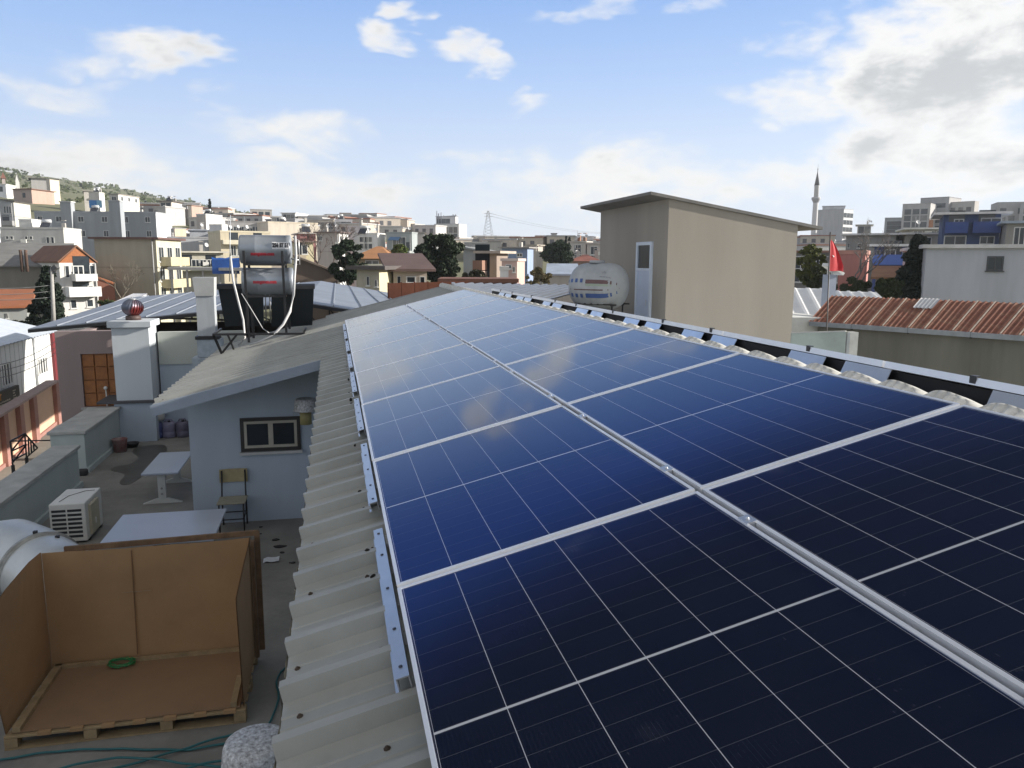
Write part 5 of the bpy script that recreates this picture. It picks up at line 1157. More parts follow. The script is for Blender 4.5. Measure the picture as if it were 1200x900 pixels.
house('low blue roofed shed wall left of the white cube', 222, 246, 270, 284, 150, (.36, .38, .42), roof='slab', rcol=(.42, .45, .5), over=.3)
house('cream yellow apartment house with a row of slim windows left of the tanks', 258, 318, 272, 300, 128, (.58, .5, .34), roof='parapet', rcol=(.62, .56, .42), g=(7, 1, .9, 1.7, (.05, .95, .55, .95)), phi=14, bal=[(.02, .98, .47, .55, (.62, .57, .45))])
house('cream house front with dark shuttered windows above the carport', 204, 262, 296, 322, 110, (.5, .46, .36), roof='slab', rcol=(.6, .56, .48), over=.6, g=(6, 1, 1.2, 1.6, (.05, .95, .3, .95)), phi=8, bal=[(0, .98, .78, .5, (.42, .42, .3))])
CPT = thing('carport', 'long flat carport slab on thin posts left of the water tanks', 'carport', (at(200, 330, 85).x, at(200, 330, 85).y, -6.5))
m_ = MB(); a, b = at(196, 313, 85), at(300, 314.5, 80); m_.hexa([(a.x, a.y, a.z - .3), (b.x, b.y, a.z - .3), (b.x, b.y + 5, a.z - .3), (a.x, a.y + 5, a.z - .3), a, (b.x, b.y, a.z), (b.x, b.y + 5, a.z), (a.x, a.y + 5, a.z)]); wpart(m_, 'slab', mat('pale_concrete', (.45, .44, .42), .85), CPT)
for k in range(6):
    p = a.lerp(b, .04 + k * .184); m_ = MB(); m_.box(p.x - .1, p.x + .1, p.y + .2, p.y + .4, -6.5, a.z - .3); wpart(m_, 'post', mat('pale_concrete', (.45, .44, .42)), CPT)
m_ = MB(); p, q = at(248, 301, 82), at(277, 311, 80); P = []
for i in range(9):
    r_ = []
    for j in range(6): r_.append((p.x + (q.x - p.x) * i / 8, p.y - .1 + .9 * j / 5, q.z - .2 + (p.z - q.z + .2) * math.sin(math.pi * min(1, .3 + j / 5 * .7)) * (1 - .12 * abs(math.sin(i * 1.9)))))
    P.append(r_)
m_.grid(P); m_.grid([[P[i][0], (P[i][0][0], P[i][0][1], q.z - .9)] for i in range(9)])
tag(m_.build('tarpaulin_heap', mat('strong_blue_tarpaulin', (.015, .09, .36), .45, var=.2, scale=3)), 'strong blue tarpaulin over a heap on the carport slab', 'tarpaulin')
house('old bare concrete house with a grey sheet roof and a bricked up left end', -45, 69, 313, 368, 72, (.23, .21, .18), x2=None, roof='pent', rcol=(.2, .195, .185), rh=2.3, over=.4, depth=12, phi=-8, win=[(.93, .28, .045, .2)])
hs = house('white balconied three storey house with an orange brick gable beside the conifer', 69, 112, 308, 362, 71, (.62, .6, .57), roof='gablef', rcol=(.2, .1, .06), rh=1.45, scol=None, over=.12, phi=18, depth=9,
      win=[(.2, .06, .12, .26), (.5, .06, .3, .24), (.88, .05, .14, .28), (.8, .5, .16, .2), (.3, .8, .18, .2), (.75, .8, .2, .18)], bal=[(.3, .9, .36, .5, (.7, .7, .68)), (.1, .98, .7, .75, (.74, .74, .72))])
for ch in hs.children:
    if ch.name.startswith('gable'): ch.data.materials[0] = mat('orange_hollow_brick', (.4, .15, .06), .9, var=.25, scale=6)
a = at(28, 305, 70); m_ = MB()
CP = thing('twin_chimney', 'pair of thin rusty chimney pots on the grey sheet roof', 'chimney', (a.x, a.y, a.z - 1))
for dx in (-.2, .2):
    m_ = MB(); m_.tube([(dx, 0, 0), (dx, 0, 1.65), (dx * 1.1, 0, 1.9)], .13, 10); m_.build('pot', mat('rusty_pot', (.13, .08, .06), .9, var=.4, scale=6), CP)
house('small house with an orange tiled roof at the far left edge', -40, 26, 362, 392, 50, (.3, .31, .3), roof='pent', rcol=TILE, rh=.9, over=.3, depth=5, phi=-6, win=[(.66, .2, .03, .2)])
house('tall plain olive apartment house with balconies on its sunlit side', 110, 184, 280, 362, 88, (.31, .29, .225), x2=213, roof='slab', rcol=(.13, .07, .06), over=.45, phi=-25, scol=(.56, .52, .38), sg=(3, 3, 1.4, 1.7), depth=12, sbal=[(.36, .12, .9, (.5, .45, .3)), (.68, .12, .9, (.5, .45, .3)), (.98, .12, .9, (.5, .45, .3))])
o5 = bpy.data.objects
house('low red brick lean-to at the foot of the olive apartment house', 112, 132, 334, 362, 84, (.22, .09, .06), roof='mono', rcol=TILE, rh=.8, over=.1)
m_ = MB(); a = at(108, 362, 60); b = at(140, 348, 60); m_.hexa([(a.x, a.y, -6.5), (b.x, a.y, -6.5), (b.x, a.y + 6, -6.5), (a.x, a.y + 6, -6.5), (a.x, a.y, a.z - .2), (b.x, a.y, a.z + .1), (b.x + .6, a.y + 6, b.z), (a.x + 1.6, a.y + 6, b.z)])
tag(m_.build('white_canopy', mat('bright_white_canopy', (.74, .74, .76), .5, var=.06)), 'bright white canopy roof behind the turbine ventilator', 'canopy')
house('low grey terrace house with a row of openings below the skyline', 264, 316, 260, 276, 180, (.34, .32, .3), roof='parapet', rcol=(.3, .29, .28), g=(7, 1, 1.4, 1.8, (.05, .95, .3, .95)))
house('long windowless cream wall building behind the water tanks', 314, 374, 261, 290, 175, (.66, .57, .43), roof='parapet', rcol=(.66, .58, .45), phi=18, depth=12)
house('ruined grey tower house on the skyline', 293, 321, 246, 262, 290, (.42, .38, .33), roof='parapet', rcol=(.36, .33, .3), g=(3, 2, 1.6, 1.8), deep=False)
house('white house on the skyline right of the ruined tower house', 330, 348, 250, 262, 270, (.66, .64, .62), x2=362, roof='slab', rcol=WHITE, scol=(.76, .74, .7), g=(3, 1, 1.3, 1.6), deep=False)
house('low white flat house just left of the second skyline hill', 318, 332, 254, 266, 240, (.58, .55, .5), roof='slab', rcol=WHITE, g=(2, 1, 1.2, 1.4), deep=False)
house('pale flat canopy roof house above the upper water tank', 262, 306, 272, 284, 150, (.3, .29, .27), roof='slab', rcol=(.74, .72, .68), over=1.2, g=(4, 1, 1.8, 1.3))
house('yellow house with a dark roof right of the water tanks', 346, 368, 284, 304, 105, (.6, .53, .33), roof='slab', rcol=(.2, .14, .12), over=.5, g=(3, 1, .8, 1.3), phi=10, bal=[(.02, .5, .95, .5, (.5, .42, .3))])
house('crimson wall house between the yellow house and the grey pink one', 352, 371, 274, 300, 138, (.34, .07, .07), roof='slab', rcol=(.5, .46, .44), over=.4, phi=8)
house('grey pink house with a white entrance right of the crimson wall', 371, 398, 273, 306, 135, (.38, .33, .32), x2=409, roof='slab', rcol=(.2, .15, .14), over=.4, scol=(.66, .65, .64), win=[(.15, .1, .2, .18)], sg=(2, 1, 1.2, 2))
house('brown stone house low behind the bare tree', 345, 395, 322, 345, 66, (.15, .11, .085), roof='mono', rcol=(.18, .14, .11), rh=1.6, over=.3, down=2)
house('white modern house with wide terraces left of the round tree', 406, 424, 266, 296, 150, (.62, .62, .62), x2=433, roof='slab', rcol=(.6, .6, .6), over=.2, g=(2, 2, 1.5, 1.4), scol=(.78, .77, .74))
house('long white modern house with ribbon windows above the orange tiled roof', 415, 443, 275, 294, 140, (.62, .63, .64), x2=452, roof='parapet', rcol=WHITE, g=(4, 2, 1.5, 1.0), scol=(.76, .75, .7))
house('white blocky house beneath the second skyline hill', 392, 414, 258, 272, 230, (.55, .53, .54), roof='slab', rcol=(.66, .66, .68), g=(3, 1, 1.4, 1.6), deep=False, over=.1)
house('small tan house on the slope below the second skyline hill', 374, 396, 260, 272, 240, (.42, .37, .3), roof='slab', rcol=(.5, .46, .4), g=(3, 1, 1.4, 1.6), deep=False, over=.3)
house('grey green apartment house with balconies left of the dark round tree', 453, 483, 274, 304, 140, (.27, .31, .32), x2=486, roof='parapet', rcol=(.3, .33, .33), g=(4, 2, 1.5, 1.8), bal=[(.55, 1, .8, .6, (.35, .37, .36))])
house('beige apartment house behind the grey green one', 484, 498, 273, 300, 150, (.46, .41, .37), roof='slab', rcol=(.4, .36, .33), g=(2, 2, 1.2, 1.5))
house('house with a wide orange tiled hip roof left of the lime tree', 417, 455, 303, 318, 80, (.46, .36, .24), roof='hip', rcol=(.42, .2, .085), rh=1.3, over=.6, g=(3, 1, 1.4, 1.1), phi=-10)
house('pale yellow garden wall house below the orange tiled roof', 424, 448, 313, 330, 62, (.66, .62, .42), roof='slab', rcol=(.6, .58, .45), over=.1, depth=4)
house('white sheet roofed shed right of the orange tiled roof', 455, 484, 317, 330, 66, (.5, .5, .48), roof='pent', rcol=(.75, .75, .75), rh=1.0, over=.4, depth=6)
house('cream bungalow with a dark flat eave and a dark drainpipe', 418, 444, 316, 342, 46, (.42, .39, .31), x2=461, roof='slab', rcol=DKR, over=.5, scol=(.58, .53, .36), win=[(.5, .3, .12, .4), (.86, .45, .1, .3)], phi=-18)
house('brown tiled bungalow with white window frames beside the cream one', 461, 500, 318, 345, 48, (.47, .4, .33), roof='pent', rcol=(.13, .08, .07), rh=1.0, over=.5, depth=6, win=[(.16, .2, .12, .5), (.52, .2, .3, .32), (.86, .22, .16, .3)], phi=6)
FN = thing('rust_fence', 'rust orange sheet metal fence beyond the far end of the roof', 'fence', at(456, 350, 30)); FN.location.z = -3
a, b = at(455, 332, 30), at(548, 329.5, 30); c = at(456, 352, 30)
for k in range(6):
    p, q = a.lerp(b, k / 6), a.lerp(b, (k + 1) / 6); m_ = MB(); m_.hexa([(p.x + .01, p.y, -3), (q.x - .01, q.y, -3), (q.x - .01, q.y + .05, -3), (p.x + .01, p.y + .05, -3), (p.x + .01, p.y, p.z), (q.x - .01, q.y, q.z), (q.x - .01, q.y + .05, q.z), (p.x + .01, p.y + .05, p.z)])
    wpart(m_, 'sheet', mat('rust_orange_paint', (.3, .1, .045), .7, var=.2, scale=2), FN)
for k in range(7):
    p = a.lerp(b, k / 6); m_ = MB(); m_.box(p.x - .03, p.x + .03, p.y + .051, p.y + .11, -3, p.z + .03); wpart(m_, 'post', mat('rust_post', (.17, .06, .03), .7), FN)

# ------------------------------------------------------------------ the middle distance and the far city
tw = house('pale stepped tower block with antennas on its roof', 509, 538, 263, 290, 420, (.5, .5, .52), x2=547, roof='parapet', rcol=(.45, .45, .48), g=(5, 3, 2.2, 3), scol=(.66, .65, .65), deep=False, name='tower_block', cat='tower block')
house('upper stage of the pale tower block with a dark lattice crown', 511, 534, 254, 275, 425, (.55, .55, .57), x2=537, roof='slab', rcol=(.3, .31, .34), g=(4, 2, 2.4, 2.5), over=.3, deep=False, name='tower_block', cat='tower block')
m_ = MB()
for k, (x, y0) in enumerate(((512, 247), (514, 250), (517, 249), (520, 252), (531, 251), (534, 251), (536, 262))): m_.tube([at(x, 262, 424), at(x, y0, 424)], .25, 5)
m_.bar(at(519, 254, 424), at(535, 253, 424), .6); m_.bar(at(519, 257, 424), at(535, 256, 424), .5)
tag(m_.build('roof_antennas', mat('grey_antenna', (.3, .31, .34), .6)), 'cluster of antennas and a lattice rail on the pale tower block', 'antennas')
PY = thing('lattice_pylon', 'tall thin lattice power pylon on the skyline', 'pylon', at(572, 278, 650)); m_ = MB(); pb = at(572, 279, 650); pt = at(572, 247, 650); hgt = pt.z - pb.z
for k in range(9):
    z0, z1 = hgt * k / 9, hgt * (k + 1) / 9; w0, w1 = 3.4 * (1 - k / 9.6) + .35, 3.4 * (1 - (k + 1) / 9.6) + .35
    for sx_ in (-1, 1):
        for sy_ in (-1, 1): m_.bar((sx_ * w0, sy_ * w0, z0), (sx_ * w1, sy_ * w1, z1), .22)
    m_.bar((-w0, -w0, z0), (w1, -w1, z1), .13); m_.bar((w0, -w0, z0), (-w1, -w1, z1), .13); m_.bar((-w0, w0, z0), (w1, w1, z1), .13)
PY.location = pb
m_.build('lattice', mat('pylon_steel', (.34, .35, .37), .6), PY)
for z in (.8, .9):
    m_ = MB(); m_.bar((-3.2, 0, hgt * z), (3.2, 0, hgt * z), .35); m_.build('crossarm', mat('pylon_steel', (.34, .35, .37)), PY)
for i, (dx, dz) in enumerate(((2.8, .9), (2.8, .8))):
    m_ = MB(); p, q = pb + Vector((dx, 0, hgt * dz)), at(720, 275, 900); q.z += dz * 6 - 4
    m_.tube([p.lerp(q, t_ / 14) - Vector((0, 0, 14 * (t_ / 14) * (1 - t_ / 14))) for t_ in range(15)], .11, 4); tag(m_.build('power_line', mat('cable_grey', (.25, .25, .27), .6)), ('upper' if i == 0 else 'lower') + ' power line sagging to the right from the skyline pylon', 'cable')
house('grey house with a dark sheet roof right of the dark round tree', 543, 566, 296, 320, 78, (.36, .37, .36), x2=None, roof='mono', rcol=(.3, .31, .31), rh=.5, over=.4, phi=-12)
house('unfinished beige house with open floors and a pale pillar', 565, 582, 297, 332, 70, (.5, .4, .3), x2=588, roof='slab', rcol=(.5, .42, .35), over=.6, g=(2, 3, 1.2, 1.7), scol=(.3, .24, .2), bal=[(-.3, .35, .5, .7, (.3, .17, .12)), (-.3, .35, .85, .7, (.4, .3, .25))])
house('narrow pink house framed in white beyond the ridge end', 588, 606, 306, 338, 62, (.56, .39, .34), x2=None, roof='slab', rcol=(.6, .5, .46), over=.1, win=[(.45, .12, .4, .16), (.8, .2, .16, .2), (.8, .68, .16, .2)], phi=-8, depth=5)
house('small white walled yard house before the pink house', 586, 596, 317, 336, 58, (.72, .72, .72), roof='parapet', rcol=WHITE, depth=3)
house('long dark brick red roof below the pink house', 515, 606, 331, 342, 45, (.16, .08, .06), roof='slab', rcol=(.2, .09, .06), over=.1, depth=4)
house('blue house with three dark windows in the middle distance', 588, 618, 291, 316, 130, (.13, .21, .38), x2=623, roof='slab', rcol=(.3, .28, .27), over=.5, win=[(.12, .2, .3, .18), (.7, .22, .22, .18), (.45, .6, .2, .2)], scol=(.25, .33, .5))
house('grey unfinished block behind the blue house', 572, 588, 284, 308, 165, (.34, .32, .29), roof='parapet', rcol=(.3, .28, .26))
house('beige apartment house with a flat canopy right of the blue house', 618, 628, 288, 312, 150, (.44, .38, .32), x2=636, roof='slab', rcol=(.4, .36, .3), g=(2, 3, 1.2, 1.6))
house('ochre and green apartment house on the skyline with a roof box', 627, 661, 277, 296, 240, (.48, .37, .26), roof='parapet', rcol=(.42, .3, .22), g=(6, 2, 1.6, 2), deep=False, bal=[(.15, .5, .55, .8, (.45, .5, .36))])
house('roof box standing on the ochre and green apartment house', 646, 652, 274, 280, 238, (.2, .22, .22), roof='slab', rcol=(.2, .2, .2), over=.2, deep=False, depth=3)
house('white and beige terraced houses left of the stair house', 668, 686, 284, 306, 150, (.55, .5, .45), x2=690, roof='slab', rcol=(.5, .47, .43), g=(3, 2, 1.5, 1.8), over=.3)
house('pinkish terraced house touching the stair house outline', 688, 704, 286, 308, 145, (.5, .44, .4), roof='slab', rcol=(.44, .4, .38), g=(3, 2, 1.3, 1.6), over=.3)
house('long low pale blue sheet roof building left of the striped tank', 642, 676, 323, 336, 70, (.36, .36, .34), roof='pent', rcol=(.36, .42, .52), rh=.9, over=.2, depth=5)
house('red roofed low house behind the rounded green tree', 668, 704, 306, 318, 120, (.3, .16, .12), roof='hip', rcol=(.28, .1, .07), rh=1.0, over=.3)
# far rooftops that read as one mass
m_ = MB(); rg = random.Random(21); FM = [mat('far_pale_wall', (.5, .49, .48), .9), mat('far_cream_wall', (.52, .46, .39), .9), mat('far_grey_wall', (.36, .36, .37), .9), mat('far_dark_opening', (.1, .1, .11), .6), mat('far_red_roof', (.3, .15, .11), .9)]
for k in range(500):
    D = rg.choice((240, 300, 380, 460, 560, 700)) * rg.uniform(.9, 1.1); px = rg.uniform(478, 1010) if k < 330 else rg.uniform(330, 500)
    if k >= 420: px, D = rg.uniform(180, 430), rg.uniform(165, 300)
    if k < 330 and 700 < px < 940 and rg.random() < .5: continue
    gy = at(px, 300, D); gz = ground_z((gy.x, gy.y)); h = rg.uniform(6, 13); w = rg.uniform(5, 12); d = rg.uniform(6, 12); a_ = rg.uniform(-.5, .5)
    topy = 281 - 4 * rg.random()
    zt = min(gz + h * rg.uniform(.7, 1.3), at(px, 276 + rg.uniform(0, 14), D).z)
    if k >= 330: zt = gz + rg.uniform(3, 6)
    MX = Matrix.Translation((gy.x, gy.y, 0)) @ Matrix.Rotation(a_ - YAW, 4, 'Z')
    m_.cur = rg.choice((0, 0, 1, 1, 2)); m_.box(-w / 2, w / 2, 0, d, gz - 3, zt, MX)
    m_.cur = rg.choice((2, 4, 0)); m_.box(-w / 2 - .2, w / 2 + .2, -.2, d + .2, zt + .01, zt + .35, MX)
    m_.cur = 3
    for i in range(int(w / 2.6)):
        for j in range(int((zt - gz) / 3)): m_.box(-w / 2 + .7 + i * 2.6, -w / 2 + 1.9 + i * 2.6, -.05, .02, zt - 2.2 - j * 3, zt - .8 - j * 3, MX)
tag(m_.build('far_rooftops', FM), 'far off pale city rooftops merging along the horizon', 'rooftops', kind='stuff')

# ------------------------------------------------------------------ the right hand side
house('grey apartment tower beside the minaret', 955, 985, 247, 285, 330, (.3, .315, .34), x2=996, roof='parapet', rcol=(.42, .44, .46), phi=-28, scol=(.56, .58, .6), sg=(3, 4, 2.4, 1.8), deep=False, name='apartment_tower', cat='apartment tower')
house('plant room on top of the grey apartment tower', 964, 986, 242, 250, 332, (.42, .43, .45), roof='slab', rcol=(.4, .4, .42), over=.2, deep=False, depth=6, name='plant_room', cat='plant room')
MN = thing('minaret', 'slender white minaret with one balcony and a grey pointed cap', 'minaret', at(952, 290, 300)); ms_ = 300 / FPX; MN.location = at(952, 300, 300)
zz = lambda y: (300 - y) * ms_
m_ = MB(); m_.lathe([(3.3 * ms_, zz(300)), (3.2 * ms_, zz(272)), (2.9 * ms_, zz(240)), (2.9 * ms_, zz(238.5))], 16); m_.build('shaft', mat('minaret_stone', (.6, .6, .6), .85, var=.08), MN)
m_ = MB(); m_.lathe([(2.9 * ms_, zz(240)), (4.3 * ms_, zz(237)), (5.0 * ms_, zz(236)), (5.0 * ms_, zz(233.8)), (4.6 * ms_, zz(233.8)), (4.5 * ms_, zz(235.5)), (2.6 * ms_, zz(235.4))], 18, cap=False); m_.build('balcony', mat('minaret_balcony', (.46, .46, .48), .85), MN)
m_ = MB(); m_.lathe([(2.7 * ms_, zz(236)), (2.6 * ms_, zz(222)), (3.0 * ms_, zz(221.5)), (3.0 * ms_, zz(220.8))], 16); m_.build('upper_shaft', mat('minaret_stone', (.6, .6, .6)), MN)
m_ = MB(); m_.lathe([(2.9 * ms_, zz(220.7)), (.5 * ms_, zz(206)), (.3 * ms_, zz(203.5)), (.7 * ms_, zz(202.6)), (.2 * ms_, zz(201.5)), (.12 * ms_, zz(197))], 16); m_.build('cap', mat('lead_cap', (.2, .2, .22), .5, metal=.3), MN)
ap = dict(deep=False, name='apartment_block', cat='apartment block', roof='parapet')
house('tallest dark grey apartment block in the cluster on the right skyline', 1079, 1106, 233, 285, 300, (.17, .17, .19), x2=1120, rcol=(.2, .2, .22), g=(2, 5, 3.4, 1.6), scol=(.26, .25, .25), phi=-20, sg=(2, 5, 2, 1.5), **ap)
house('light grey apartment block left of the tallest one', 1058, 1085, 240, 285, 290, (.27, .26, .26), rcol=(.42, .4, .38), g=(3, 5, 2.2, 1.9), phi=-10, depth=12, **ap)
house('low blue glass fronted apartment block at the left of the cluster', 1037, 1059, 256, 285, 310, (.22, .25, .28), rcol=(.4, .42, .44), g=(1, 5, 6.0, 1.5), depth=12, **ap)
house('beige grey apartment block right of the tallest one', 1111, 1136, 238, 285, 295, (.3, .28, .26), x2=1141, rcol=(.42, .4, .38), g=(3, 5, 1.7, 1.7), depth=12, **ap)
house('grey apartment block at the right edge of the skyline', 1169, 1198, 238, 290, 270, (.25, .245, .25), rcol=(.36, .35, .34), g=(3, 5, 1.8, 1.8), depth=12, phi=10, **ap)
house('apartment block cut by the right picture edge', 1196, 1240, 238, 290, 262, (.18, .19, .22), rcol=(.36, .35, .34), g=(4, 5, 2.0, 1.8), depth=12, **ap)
house('small stepped roof pavilion left of the apartment cluster', 1005, 1018, 264, 276, 230, (.38, .36, .35), roof='slab', rcol=(.6, .6, .6), over=.6, g=(2, 1, 1.5, 2), deep=False)
house('long grey house with a bright white roof left of the blue balcony house', 992, 1048, 276, 302, 95, (.31, .3, .28), roof='slab', rcol=(.75, .75, .74), over=.6, win=[(.28, .35, .1, .22), (.06, .35, .03, .2), (.4, .7, .3, .25)], phi=-6, depth=7)
house('beige house with stacked white roofs behind the cypress', 1062, 1104, 275, 300, 90, (.36, .33, .28), roof='slab', rcol=(.72, .71, .69), over=.7, g=(3, 1, 1.4, 1.3), phi=6, depth=8)
house('white roofed attic house above the stacked roofs', 1066, 1110, 269, 282, 110, (.33, .31, .28), roof='slab', rcol=(.7, .69, .67), over=.8, g=(3, 1, 1.2, 1.0), phi=8)
house('blue balcony house with a white sheet roof left of the cypress', 1025, 1066, 289, 316, 75, (.06, .09, .24), roof='slab', rcol=(.76, .76, .76), over=.7, win=[(.12, .15, .1, .5), (.45, .12, .32, .4), (.85, .1, .12, .4)], bal=[(0, 1.05, .72, .8, (.1, .17, .48))], phi=-4)
house('dark blue two storey house with a glazed white balcony and overhanging white roof', 1106, 1168, 252, 292, 80, (.07, .1, .2), roof='slab', rcol=(.72, .7, .68), over=.9, win=[(.28, .12, .18, .16), (.84, .1, .36, .3), (.24, .6, .4, .34), (.8, .62, .26, .24)], bal=[(.04, .44, .5, .95, (.05, .085, .25)), (.52, 1.0, .5, .95, (.05, .085, .25))], phi=4)
house('grey house with a large dark glazed balcony at the right edge', 1180, 1240, 262, 296, 72, (.28, .27, .25), roof='slab', rcol=(.34, .4, .48), over=.5, win=[(.25, .12, .22, .7), (.55, .12, .3, .7)], phi=5)
gh = house('big windowless pale grey hall with a white sheet roof and a single dark window', 1086, 1230, 291, 365, 46, (.47, .48, .52), roof='slab', rcol=(.62, .61, .6), over=.25, win=[(.575, .12, .135, .22)], phi=9, fr=mat('dark_window_frame', (.06, .065, .07), .5), depth=16, rh_clutter=False)
house('salmon washed wall below the flag', 984, 1014, 298, 318, 60, (.5, .22, .19), roof='parapet', rcol=(.5, .25, .2), depth=3, phi=-6)
house('dark shed under a rusty sheet roof left of the cypress', 1026, 1062, 327, 346, 55, (.3, .3, .29), roof='pent', rcol=(.33, .17, .09), rh=.75, over=.3, depth=4)
house('grey street house hidden behind the green poplar and flag', 930, 992, 296, 330, 85, (.24, .23, .22), roof='slab', rcol=(.3, .17, .13), over=.4, g=(5, 2, 1.3, 1.5))

# ------------------------------------------------------------------ left neighbours across the street
WN = thing('white_warehouse', 'long white clad building with barred windows across the street on the left', 'building', (-15.5, 32, -6.5))
XW = -14.3; ze = on_x(30, 395, XW).z; y0_, y1_ = 18, on_x(61, 420, XW).y
CLAD = mat('white_cladding', (.66, .67, .66), .7, var=.08, scale=1, streak=True, stain=.12)
m_ = MB(); m_.box(XW - 9, XW, y0_, y1_, -6.5, ze); wpart(m_, 'wall', CLAD, WN)
m_ = MB(); 
for k in range(int((y1_ - y0_) / .5)): m_.box(XW + .001, XW + .012, y0_ + k * .5, y0_ + k * .5 + .03, -6.4, ze)
o = wpart(m_, 'cladding_joint', mat('joint_grey', (.5, .51, .51), .7), WN); tag(o, kind='stuff')
rib = ribbed('warehouse_roof', 'x', Vector((XW - 5, y1_ + .3, ze + 1.35)), Vector((XW - 5, y0_, ze + 1.35)), Vector((5.3, 0, -1.37)), 5.5, .4, mat('pale_blue_white_sheet', (.6, .65, .72), .45, metal=.1, var=.1, stain=.1))
sh_ = rib.children[0]; sh_.parent = WN; sh_.location = rib.location - WN.location; sh_.name = 'roof'; bpy.data.objects.remove(rib)
for pxa, pxb, pya, pyb in ((-1, 13, 427, 451), (43, 55, 420, 437)):
    pa, pb_ = on_x(pxa, pya, XW), on_x(pxb, pyb, XW); za, zb_ = on_x((pxa + pxb) / 2, pya, XW).z, on_x((pxa + pxb) / 2, pyb, XW).z
    ya_, yb3 = on_x(pxa, 430, XW).y, on_x(pxb, 430, XW).y
    m_ = MB(); m_.box(XW + .01, XW + .06, ya_, yb3, zb_ - .08, zb_); m_.box(XW + .01, XW + .06, ya_, yb3, za, za + .06)
    for yy in (ya_, yb3 - .12): m_.box(XW + .01, XW + .06, yy, yy + .12, zb_, za)
    wn_ = wpart(m_, 'window', WF, WN)
    m_ = MB(); m_.box(XW + .005, XW + .03, ya_ + .12, yb3 - .12, zb_, za); child_w(m_, 'pane', GLASS, wn_, WN)
    m_ = MB()
    for k in range(1, 4): yy = ya_ + (yb3 - ya_) * k / 4; m_.box(XW + .031, XW + .055, yy - .06, yy + .06, zb_, za)
    child_w(m_, 'bars', WF, wn_, WN)
m_ = MB(); m_.box(XW - .1, XW + .12, y1_ - .05, y1_ + .45, -6.5, ze + .1); wpart(m_, 'corner_trim', mat('dark_red_trim', (.17, .025, .03), .55), WN)
m_ = MB(); m_.tube([(XW + .06, on_x(38, 400, XW).y, ze), (XW + .06, on_x(38, 400, XW).y, -5.6)], .05, 6); wpart(m_, 'downpipe', GALV, WN)
# peach boundary wall
PW_ = thing('peach_boundary_wall', 'peach panelled street wall with brown red posts and coping', 'wall', (-12.9, 33, -6.5))
wallpx = [(-30, 497, 566), (6, 474, 546), (25, 466.5, 531), (44, 459, 518), (66, 451, 497)]
base = [on_z(x, yb, -6.45) for x, yt, yb in wallpx]; tops = [on_x(x, yt, b.x).z if False else None for (x, yt, yb), b in zip(wallpx, base)]
# straight line through the base points
pA, pB = base[1], base[4]; dW = (pB - pA).normalized(); zt_ = []
for (x, yt, yb), b in zip(wallpx, base):
    v = ray(x, yt); t_ = Vector((b.x - CAM.x, b.y - CAM.y)).length / Vector((v.x, v.y)).length; zt_.append((CAM + v * t_).z)
ztop = sum(zt_[1:4]) / 3 - .25
nW = Vector((-dW.y, dW.x, 0)); PEACH = mat('peach_render', (.62, .42, .3), .9, var=.08, scale=1.5, stain=.12); BRP = mat('brown_red_paint', (.36, .19, .16), .7, var=.15)
def wl_pt(s_): return pA + dW * s_
L0, L1 = -6.0, (pB - pA).length; npan = 5
ss = [(base[i] - pA).dot(dW) for i in range(5)]; ss[0] = ss[1] - (ss[2] - ss[1]) * .9
for i in range(4):
    a, b = wl_pt(ss[i]), wl_pt(ss[i + 1]); m_ = MB()
    m_.hexa([(a.x, a.y, -6.5), (b.x, b.y, -6.5), (b.x + nW.x * .15, b.y + nW.y * .15, -6.5), (a.x + nW.x * .15, a.y + nW.y * .15, -6.5), (a.x, a.y, ztop), (b.x, b.y, ztop), (b.x + nW.x * .15, b.y + nW.y * .15, ztop), (a.x + nW.x * .15, a.y + nW.y * .15, ztop)])
    wpart(m_, 'panel', PEACH, PW_)
    m_ = MB(); off = -nW * .03
    m_.bar(a + off + Vector((0, 0, -.1)), b + off + Vector((0, 0, -.1)), .1, .5); wpart(m_, 'plinth', BRP, PW_)
for s_ in ss:
    a = wl_pt(s_); m_ = MB(); m_.bar((a.x, a.y, -6.5), (a.x, a.y, ztop + .02), .38, .38); wpart(m_, 'post', BRP, PW_)
m_ = MB(); a, b = wl_pt(ss[0]), wl_pt(ss[-1]); m_.bar((a.x, a.y, ztop + .07), (b.x, b.y, ztop + .07), .5, .09); wpart(m_, 'coping', mat('dusty_rose_coping', (.4, .3, .28), .85), PW_)
# black sign on the warehouse front above the wall
SG = thing('shop_sign', 'black shop sign with gold capitals above the peach wall', 'sign', (-13, 30, -4))
sa, sb = at(-24, 478, 33), at(22.5, 459, 36.5); ya_ = on_x(23, 460, XW + .25).y; y00 = on_x(-22, 470, XW + .25).y
zS1 = on_x(12, 455, XW + .25).z; zS0 = on_x(12, 474, XW + .25).z; SG.location = (XW + .25, (ya_ + y00) / 2, zS0)
m_ = MB(); m_.box(XW + .12, XW + .25, y00, ya_, zS0, zS1); bd_ = wpart(m_, 'board', mat('black_sign_board', (.015, .013, .012), .35), SG)
RX = Matrix(((0, 0, 1, 0), (1, 0, 0, 0), (0, 1, 0, 0), (0, 0, 0, 1)))
hS = zS1 - zS0; ymid = on_x(4, 460, XW + .25).y - SG.location.y
GOLD = mat('gold_lettering', (.75, .4, .06), .5); IVT = mat('ivory_lettering', (.6, .57, .48), .5)
text_mb('UNIVERSIT', hS * .52, GOLD, 'lettering', bd_, Matrix.Translation((.005, on_x(-2, 460, XW + .25).y - SG.location.y - .6, hS * .66)) @ RX, .01, .01)
rg = random.Random(4)
